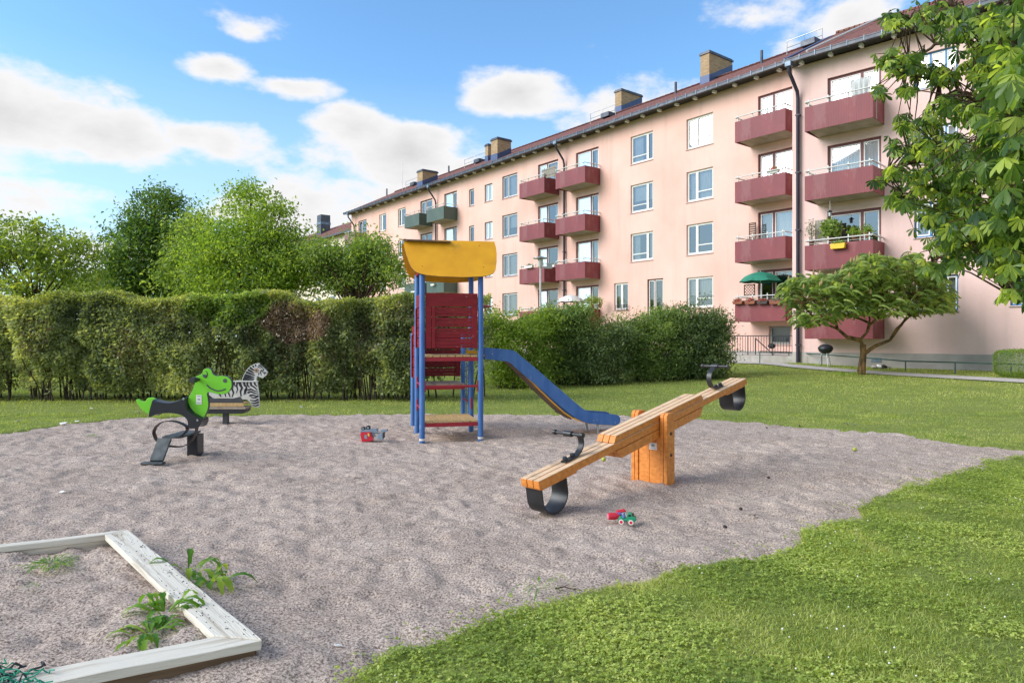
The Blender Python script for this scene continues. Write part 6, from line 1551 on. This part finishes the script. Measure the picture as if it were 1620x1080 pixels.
def blob(name, px, py, r, m, label, cat, sq=1.0, group=None):
    p = gnd(px, py); mb = MB(); n = 8; prof = [(max(.001, r*math.sin(math.pi*k/n)*random.uniform(.88, 1.05)), -r*sq*math.cos(math.pi*k/n)) for k in range(n+1)]
    mb.lathe(prof, (0,0,0), 11, Matrix.Rotation(random.random(), 3, 'X')); o = mb.build(name, m, None, smooth=True); o.location = (p.x, p.y, p.z+r*sq*.7); return tag(o, label, cat, group)
blob('fallen_apple', 955, 729, .030, M['apple'], 'small green fallen fruit on the sand left of the seesaw post', 'fruit')
blob('fallen_apple', 1352, 713, .030, M['apple'], 'small yellow-green fallen fruit near the right edge of the sand', 'fruit')
for i, (x, y, l) in enumerate(((1213,677,'dark clod at the far sand edge right of the seesaw'),(1265,674,'dark clod at the far sand edge, right of another clod'),(1172,806,'dark clod on the sand right of the toy truck'),(1039,822,'tiny dark clod just right of the toy truck'),(1147,834,'dark clod nearest the near lawn edge'),(1216,757,'small dark clod midway between seesaw post and lawn'))):
    blob('soil_clod', x, y, .019 if i != 3 else .011, M['clod'], l, 'clod', .6, 'dark clods on the sand')
def flat_bit(name, px, py, s, m, label, cat, group=None, z=.03):
    p = gnd(px, py); mb = MB(); a0 = random.random()*3; n = 7
    pts = [(s*random.uniform(.6, 1.1)*math.cos(a0+2*math.pi*k/n), s*.7*random.uniform(.6, 1.1)*math.sin(a0+2*math.pi*k/n)) for k in range(n)]
    mb.prism(pts, lambda u, v, t: Vector((u, v, t+.15*u*u/s)), 0, .004); o = mb.build(name, m); o.location = (p.x, p.y, p.z+z); o.rotation_euler = (random.gauss(0,.25), random.gauss(0,.25), 0); return tag(o, label, cat, group)
for (x, y, sz, l) in ((28,669,.05,'white scrap farthest left on the grass strip by the hedge'),(100,672,.08,'largest white scrap on the grass strip at the far left'),(122,669,.05,'small white scrap touching the largest one on the far left'),(218,654,.08,'white scrap on the grass just left of the dragon tail'),(145,648,.04,'small white scrap in the grass midway between far left and dragon'),(476,645,.05,'white scrap on the grass between the zebra and the tower')):
    flat_bit('petal', x, y, sz, M['litter'], l, 'litter')
flat_bit('dry_leaf', 785, 739, .03, M['leafdry'], 'yellow leaf on the sand below the slide', 'leaf', z=.012)
flat_bit('paper_scrap', 535, 1027, .022, M['litter'], 'white scrap on the sand at the near edge of the lawn', 'litter', z=.012)
flat_bit('paper_scrap', 98, 780, .03, M['litter'], 'pale scrap on the open sand left of the dragon rider', 'litter', z=.012)

def pebbles(n=9000):
    g = np.random.default_rng(12); u = g.uniform(0, 1, n); Y = np.sqrt(2.6**2+u*(12.5**2-2.6**2)); X = (g.uniform(-120, 1740, n)-CX)/FP*Y
    ok = (sdist(X, Y) > .02) & ~in_box(X, Y, -.25); X = X[ok]; Y = Y[ok]; n = len(X)
    Zb = sand_height(X, Y)-.014
    V = []; r = g.uniform(.0022, .0055, n); a = g.uniform(0, 3, n); V = np.empty((n, 6, 3)); c = np.stack([X, Y, Zb], 1)
    ex = np.stack([np.cos(a), np.sin(a), 0*a], 1)*r[:, None]; ey = np.stack([-np.sin(a), np.cos(a), 0*a], 1)*(r*.8)[:, None]; ez = np.stack([0*a, 0*a, r*.6], 1)
    for k, o in enumerate((ex, ey, -ex, -ey, ez, -ez)): V[:, k] = c+o
    b = np.arange(n)[:, None]*6; F = np.concatenate([b+np.array(t) for t in ((0,1,4),(1,2,4),(2,3,4),(3,0,4),(1,0,5),(2,1,5),(3,2,5),(0,3,5))])
    tag(np_mesh('pebbles', V.reshape(-1, 3), [F], M['pebble'], attr=np.repeat(g.uniform(0, 1, n), 6)), 'tiny pebbles and grit strewn over the sand', 'pebbles', kind='stuff')
M['pebble'] = leaf_mat('pebbles', [(0.08,0.07,0.06),(0.25,0.2,0.18),(0.5,0.45,0.42),(0.7,0.66,0.62)], 0.0, .9)
pebbles()
def twig(px, py, L, a, label):
    p = gnd(px, py); m = MB(); m.tube([(0,0,0),(L*.35,.012,.012),(L*.7,-.01,.008),(L,.01,.0)], [.005,.004,.003,.002], 5); m.tube([(L*.35,.012,.012),(L*.5,.07,.01)], [.003,.0015], 4)
    o = m.build('twig', M['bark']); o.location = (p.x, p.y, p.z+.012); o.rotation_euler = (0,0,a); tag(o, label, 'twig')
twig(878, 934, .16, -.2, 'thin dark twig on the sand at the near lawn edge')
twig(1195, 820, .09, 1.1, 'short twig on the sand between the toy truck and the lawn')
twig(560, 760, .07, .4, 'short twig on the open sand below the toy excavator')

# clover heads in the near lawn
def clover():
    g = np.random.default_rng(5); m = MB(); n = 0
    while n < 55:
        y = g.uniform(3.0, 8.5); x = (g.uniform(560, 1680)-CX)/FP*y
        if sdist(np.array([x]), np.array([y]))[0] > -0.12: continue
        if vnoise(np.array([x]), np.array([y]), .8, 71)[0] < -.05: continue
        r = g.uniform(.003, .0055); z = g.uniform(.03, .055); m.lathe([(.001,-r),(r,-r*.4),(r,.4*r),(.001,r)], (x, y, z), 6); n += 1
    tag(m.build('clover_flowers', M['litter'], None), 'tiny white clover heads dotted in the near lawn', 'clover', kind='stuff')
clover()

# ------------------------------------------------------------------ street furniture and things at the house
def lamp():
    Z = 27.5; x = (855-CX)/FP*Z; b = Vector((x, Z, tz(x, Z))); root = empty('street_lamp', b, 0, 'slim white lamp post with a flat cap standing behind the shrubs', 'street lamp'); zt = H+(CY-404)/FP*Z-b.z
    m = MB(); m.tube([(0,0,-.1), (0,0,1.1), (0,0,zt-.5)], [.055,.055,.035], 12); m.build('pole', M['rail'], root, smooth=True)
    m = MB(); m.lathe([(.05,zt-.5),(.10,zt-.42),(.11,zt-.15),(.04,zt-.12)], (0,0,0), 16); m.build('lantern', M['lampglass'], root, smooth=True)
    m = MB(); m.lathe([(.01,zt-.02),(.1,zt-.05),(.30,zt-.1),(.30,zt-.13),(.02,zt-.115)], (0,0,0), 20); m.build('cap', M['galv'], root, smooth=True)
    m = MB(); m.box((.22,0,zt-.5), (.3,.05,.05)); m.box((.36,0,zt-.42), (.22,.12,.22)); m.build('bracket_box', M['galv'], root)
M['lampglass'] = mat('milky_lamp_glass', (0.6,0.6,0.58), 0.3)
lamp()

def terrace():
    F = FM; org = F.P(-19, -1, .3); a0 = F.a(1146, -1.95); a1 = F.a(1257, -1.95)
    root = empty('terrace', org, 0, 'raised concrete terrace with steps below the lowest balconies', 'terrace')
    m = MB(); F.box(m, a0, a1+.6, -1.98, -.032, .1, .80); m.build('slab', M['concrete'], root, org)
    for k in range(3): m = MB(); F.box(m, a0-.3*(k+1), a0-.3*k-.003, -1.9, -.3, .1, .66-.14*k); m.build('step', M['concrete'], root, org, bevel=.01)
    org = F.P((a0+a1)/2, -1.9, .8); root = empty('metal_railing', org, 0, 'dark upright-bar metal railing along the concrete terrace', 'railing')
    m = MB(); zt = 1.66; F.box(m, a0, a1, -1.92, -1.88, zt-.02, zt+.02); F.box(m, a0, a1, -1.915, -1.885, .90, .925); m.build('rail', M['darkmetal'], root, org)
    n = int((a1-a0)/.13)
    for i in range(n+1):
        a = a0+(a1-a0)*i/n; m = MB(); w = .008 if i % 9 else .022; F.box(m, a-w, a+w, -1.908, -1.892, .79 if i % 9 == 0 else .9, zt-.02); m.build('bar' if i % 9 else 'railing_post', M['darkmetal'], root, org)
    # sloping handrail of the stair
    p = F.P(F.a(1195, -1.2), -1.2, 1.55); q = F.P(F.a(1224, -1.2), -1.2, .82); root = empty('stair_handrail', q, 0, 'sloping dark handrail behind the upright bars of the terrace railing', 'handrail'); m = MB(); m.tube([p, q], .025, 8); m.tube([p, p-Vector((0,0,.75))], .02, 8); m.build('rail', M['darkmetal'], root, q)
    # barbecue on the terrace
terrace()
def grill(loc, label, s=1.0):
    root = empty('kettle_barbecue', loc, .4, label, 'barbecue', 'kettle barbecues by the house')
    m = MB(); m.lathe([(.02,.46),(.14,.49),(.24,.57),(.275,.66)], (0,0,0), 20); m.build('bowl', M['darkmetal'], root, smooth=True)
    m = MB(); m.lathe([(.28,.665),(.27,.72),(.19,.80),(.06,.845),(.01,.85)], (0,0,0), 20); l = m.build('lid', M['darkmetal'], root, smooth=True)
    m = MB(); m.tube([(-.05,0,.845),(-.05,0,.89),(.05,0,.89),(.05,0,.845)], .012, 6); m.build('lid_handle', M['galv'], l)
    for k in range(3): a = 2.1*k; m = MB(); m.tube([(.13*math.cos(a), .13*math.sin(a), .5), (.28*math.cos(a), .28*math.sin(a), -.02)], .014, 7); m.build('leg', M['galv'], root)
    root.scale = (s, s, s)
p = P3(1306, 577, 26.4); grill(Vector((p.x, p.y, tz(p.x, p.y))), 'black kettle barbecue on thin legs standing in the grass by the plinth', 1.0)
p = FM.P(FM.a(1221, -1.3), -1.3, .80); grill(p, 'black kettle barbecue on the terrace behind the bars', .62)
def lowrail():
    pts = [(1202,574.5,555.7),(1248,573.5,557),(1300,576.5,560.5),(1366,581,565.5),(1432.6,586,571),(1511,591,573),(1599.7,595.5,575.8),(1700,602,579.5),(1800,608,584)]
    g = [gnd(x, y) for x, y, _ in pts]; org = g[4]; root = empty('low_rail', org, 0, 'low green tube rail running along the footpath before the house', 'rail')
    tops = []
    for (x, y, t), b in zip(pts, g):
        T = Vector((b.x, b.y, H-(t-CY)/FP*b.y)); tops.append(T); m = MB(); m.tube([b-Vector((0,0,.1)), T], .022, 7); m.build('rail_post', M['greenmetal'], root, org)
    m = MB(); m.tube(tops, .024, 7); m.build('tube', M['greenmetal'], root, org, smooth=True)
lowrail()
p = P3(1390, 577, 25.6); 
def heap():
    b = Vector((p.x, p.y, tz(p.x, p.y))); root = empty('stone_heap', b, 0, 'small heap of pale and dark stones against the plinth behind the spreading tree', 'stones')
    for i, (dx, r, m_) in enumerate(((-.16,.12,'plinth'),(.0,.14,'litter'),(.17,.11,'clod'),(.32,.08,'plinth'),(.05,.09,'clod'))):
        m = MB(); m.lathe([(.01,-r*.5),(r,-.1*r),(r*.8,r*.5),(.01,r*.7)], (dx, -.05*i, .05), 8, Matrix.Rotation(.3*i, 3, 'Y')); m.build('stone', M[m_], root, smooth=True)
heap()

def window_guard():
    F = FM; a0 = F.a(974, -.12); a1 = F.a(993, -.12); z0 = F.z(984, 491, -.12); z1 = F.z(984, 482, -.12); org = F.P((a0+a1)/2, -.1, z0)
    m = MB(); F.box(m, a0, a1, -.13, -.11, z1-.02, z1); F.box(m, a0, a1, -.13, -.11, z0, z0+.02)
    for i in range(9): a = a0+(a1-a0)*(i+.02)/8.2; F.box(m, a, a+.025, -.128, -.112, z0+.02, z1-.02)
    F.box(m, a0, a0+.03, -.11, .02, z0, z0+.02); F.box(m, a1-.03, a1, -.11, .02, z0, z0+.02)
    m.build('window_guard', M['darkmetal'], house, bo)
window_guard()

# things on the balconies
def fp(F, x, y, b): return F.P(F.a(x, b), b, F.z(x, y, b))
def leaf_ball(name, c, r3, n, L, W, lm, parent, org):
    u = rng.normal(size=(n, 3)); u /= np.linalg.norm(u, axis=1)[:, None]; P = np.array(c)+u*np.array(r3)*rng.uniform(.35, 1.05, n)[:, None]
    return leaves(name, P, L, W, lm, parent, org)
def flower_box(c, F, w, label, potm, flm, group=None, fol='silver', hgt=.14, cat='flower box'):
    root = empty('flower_box', c, F.ang, label, cat, group); m = MB(); m.prism([(-w/2*.88,0),(w/2*.88,0),(w/2,hgt),(-w/2,hgt)], lambda u, v, t: Vector((u, t, v)), -.09, .09); m.build('box', M[potm], root, bevel=.008)
    leaf_ball('foliage', (0, 0, hgt+.05), (w*.52, .11, .10), 170, .06, .035, L_[fol], root, None)
    if flm: leaf_ball('flowers', (0, -.04, hgt+.05), (w*.36, .11, .09), 90, .05, .045, M[flm], root, None)
for x, pm, l in ((1168,'pot','leftmost of the four flower boxes below the green parasol'),(1187.5,'pot','second from left of the flower boxes, thick with red flowers'),(1207,'darkpot','third flower box from the left, in a dark trough'),(1227,'pot','rightmost flower box, with silvery leaves and few flowers')):
    if pm == 'darkpot': M['darkpot'] = mat('dark_trough', (0.06,0.045,0.04), .7)
    flower_box(fp(FM, x, 481.0, -1.37), FM, .54, l, pm, None if x > 1220 else 'geranium', 'flower boxes on the lowest balcony')
flower_box(fp(FM, 1224, 274, -1.12), FM, .55, 'white box of red geraniums on the third-storey balcony railing', 'white', 'geranium', None, 'shrub')
flower_box(fp(FR, 1326, 393.5, -1.36), FR, .56, 'yellow flower box hanging on a burgundy balcony front', 'yellowpot', None, None, 'light', .2)
flower_box(fp(FM, 837, 424, -1.36), FM, .8, 'left trough of trailing plants on the balcony above the lamp', 'white', None, 'troughs on the balcony behind the lamp', 'silver')
flower_box(fp(FM, 872, 423, -.7), FM, .8, 'right trough of trailing plants on the balcony above the lamp', 'white', None, 'troughs on the balcony behind the lamp', 'silver')
flower_box(fp(FM, 655, 463, -1.0-.36), FM, .8, 'white trough with pale flowers on the green balcony left of the tower roof', 'white', None, None, 'silver')
flower_box(fp(FM, 645+40, 452, -1.36), FM, .5, 'white pot on the green balcony seen under the tower roof', 'white', None, None, 'silver')
def potted(F, x, y0, y1, b, w, lm, label, n=260, L=.14, W=.05, pm='pot', cat='plant', group=None):
    c = fp(F, x, y0, b); h = fp(F, x, y1, b).z-c.z; root = empty('potted_plant', c, 0, label, cat, group)
    m = MB(); m.lathe([(.08,0),(.13,.22),(.12,.22),(.1,.2)], (0,0,0), 12); m.build('pot', M[pm], root)
    leaf_ball('foliage', (0,0,h*.6), (w/2, w/2.4, h*.42), n, L, W, L_[lm], root, None)
    m = MB(); m.tube([(0,0,.15),(0,0,h*.8)], .012, 5); m.build('stem', M['twig'], root)
potted(FR, 1284, 388, 348, -.9, .55, 'silver', 'tall pale airy plant at the left end of the yellow-box balcony', 230, .11, .035)
potted(FR, 1314, 384, 348, -1.0, .8, 'mid', 'large dense dark-leaved plant above the yellow flower box', 420, .2, .1)
potted(FR, 1352, 380, 360, -.95, .55, 'light', 'small bushy plant in the middle of the yellow-box balcony', 200)
potted(FR, 1373, 376, 355, -.9, .45, 'light', 'bright green plant near the right end of the yellow-box balcony', 170)
potted(FM, 936, 487, 466, -1.0, .95, 'light', 'leafy plant filling the lowest balcony right of the white parasol', 260)
potted(FM, 949, 487, 470, -.6, .5, 'mid', 'thin plant at the right corner of the white parasol balcony', 120)
def parasol(F, x, ytop, yrim, ybase, b, w, m_, label):
    c = fp(F, x, ybase, b); zt = fp(F, x, ytop, b).z-c.z; zr = fp(F, x, yrim, b).z-c.z; root = empty('parasol', c, 0, label, 'parasol')
    m = MB(); n = 8; r = w/2; vs = [(0,0,zt)]; 
    R1 = 24
    for k, (f, zz) in enumerate(((.4, zt-(zt-zr)*.18), (.75, zt-(zt-zr)*.5), (1.0, zr))):
        for j in range(R1):
            t = 2*math.pi*j/R1; s = 1-.05*(1-abs(math.cos(t*n/2))); vs.append((r*f*s*math.cos(t), r*f*s*math.sin(t), zz-(.03 if k == 2 and j % 3 else 0)))
    fs = [(0, 1+j, 1+(j+1) % R1) for j in range(R1)]+[(1+k*R1+j, 1+(k+1)*R1+j, 1+(k+1)*R1+(j+1) % R1, 1+k*R1+(j+1) % R1) for k in range(2) for j in range(R1)]
    m.add(vs, fs); o = m.build('canopy', m_, root); so_ = o.modifiers.new('solid', 'SOLIDIFY'); so_.thickness = .006
    m = MB(); m.tube([(0,0,0),(0,0,zt+.03)], .02, 8); m.build('pole', M['rail'], root)
parasol(FM, 1203, 429.5, 445, 497, -.85, 1.9, M['umbrella_green'], 'green scalloped parasol open over the flower boxes')
parasol(FM, 903, 466, 477, 505, -.85, 1.7, M['white'], 'white parasol open on a lowest balcony behind the shrubs')
def lattice(F, x0, x1, y0, y1, b, label, slats=False):
    a0 = F.a(x0, b); a1 = F.a(x1, b); z1 = F.z(x0, y0, b); z0 = F.z(x0, y1, b); c = F.P((a0+a1)/2, b, z0); root = empty('trellis', c, F.ang, label, 'trellis'); w = a1-a0; h = z1-z0
    m = MB(); t = .04
    for (cx, cz, sx, sz) in ((0, t/2, w, t), (0, h-t/2, w, t), (-w/2+t/2, h/2, t, h-2*t), (w/2-t/2, h/2, t, h-2*t)): m.box((cx, 0, cz), (sx, .03, sz))
    m.build('frame', M['lattice'], root)
    m = MB()
    if slats:
        for k in range(7): m.box((0, .0, t+(h-2*t)*(k+.5)/7), (w-2*t, .02, (h-2*t)/7*.6))
    else:
        n = 4
        for k in range(-n, n+1):
            for s in (-1, 1):
                xa = k*w/n; pts = []
                for q in (0, 1):
                    pts.append((xa+s*(q-.5)*(h-2*t), t+q*(h-2*t)))
                (ax, az), (bx_, bz) = pts
                def clip(ax, az, bx_, bz):
                    lim = w/2-t
                    t0, t1 = 0, 1; dx = bx_-ax
                    for sg in (-1, 1):
                        va = sg*ax-lim; vb = sg*bx_-lim
                        if va > 0 and vb > 0: return None
                        if va > 0: t0 = max(t0, va/(va-vb))
                        if vb > 0: t1 = min(t1, va/(va-vb))
                    return None if t0 >= t1-.05 else (ax+dx*t0, az+(bz-az)*t0, ax+dx*t1, az+(bz-az)*t1)
                r = clip(ax, az, bx_, bz)
                if r: m.bar((r[0], s*.006, r[1]), (r[2], s*.006, r[3]), .02, .01, (0,1,0))
    m.build('slats', M['lattice'], root)
lattice(FM, 1177, 1194.5, 450.5, 468, -1.0, 'brown diamond lattice panel under the left side of the green parasol')
lattice(FM, 1185, 1196, 353, 380, -.3, 'brown slatted board leaning at the wall on the second-storey balcony', True)
lattice(FM, 1193.5, 1194, 300, 301, -.5, 'x') if False else None
def screen():
    F = FM; a0 = F.a(856, -1.15); a1 = F.a(879, -1.15); z0 = BZ[0]+.9; c = F.P((a0+a1)/2, -1.1, z0); root = empty('reed_screen', c, F.ang, 'grey reed screen standing on the top balcony next to the downpipe', 'screen')
    m = MB(); w = a1-a0
    for i in range(26): h = .62+random.uniform(-.04, .05); m.box((-w/2+w*(i+.5)/26, random.uniform(-.01,.01), h/2), (w/26*.9, .012, h))
    tag(m.build('reeds', M['bamboo'], root), kind='stuff'); m = MB(); m.box((0,-.012,.15), (w,.008,.02)); m.box((0,-.012,.5), (w,.008,.02)); m.build('binding', M['lattice'], root)
    F = FR; c = fp(F, 1303, 383, -.6); root = empty('reed_screen', c, F.ang, 'grey board screen behind the plants of the yellow-box balcony', 'screen'); m = MB()
    for i in range(7): m.box((-.3+.1*i, 0, .45), (.09, .015, .9))
    tag(m.build('boards', M['bamboo'], root), kind='stuff')
screen()
def lantern():
    F = FR; c = fp(F, 1313, 342, -1.0); root = empty('bird_feeder', c, 0, 'grey hanging bird feeder above the plants on the burgundy balcony', 'bird feeder')
    m = MB(); m.lathe([(.06,0),(.06,.16)], (0,0,0), 12); m.build('tube', M['galv'], root, smooth=True); m = MB(); m.lathe([(.02,.24),(.10,.17),(.10,.155),(.01,.155)], (0,0,0), 14); m.build('roof', M['darkmetal'], root, smooth=True); m = MB(); m.tube([(0,0,.24),(0,0,.62)], .008, 5); m.build('hanger', M['rail'], root)
    c = fp(F, 1352, 133, -.9); z0 = BZR[0]+1.0; c = F.P(F.a(1362, -.9), -.9, z0-.1); root = empty('laundry', c, F.ang, 'white cloth hung to dry on the top burgundy balcony', 'cloth')
    n = 14; vs = []; 
    for i in range(n+1):
        x = -.38+.76*i/n; y = .03*math.sin(i*1.7)
        for k in range(6): vs.append((x*(1-.04*k), y*(.5+k*.2), .78-k*.16+.02*math.cos(i)))
    m = MB(); m.add(vs, [(i*6+k, (i+1)*6+k, (i+1)*6+k+1, i*6+k+1) for i in range(n) for k in range(5)]); o = m.build('cloth', M['curtain'], root, smooth=True); o.modifiers.new('solid', 'SOLIDIFY').thickness = .006
    m = MB(); m.tube([(-.6,0,.79),(.6,0,.79)], .012, 6); m.tube([(-.55,0,-.9),(-.55,0,.79)], .012, 6); m.tube([(.55,0,-.9),(.55,0,.79)], .012, 6); m.build('drying_rack', M['rail'], root)
lantern()
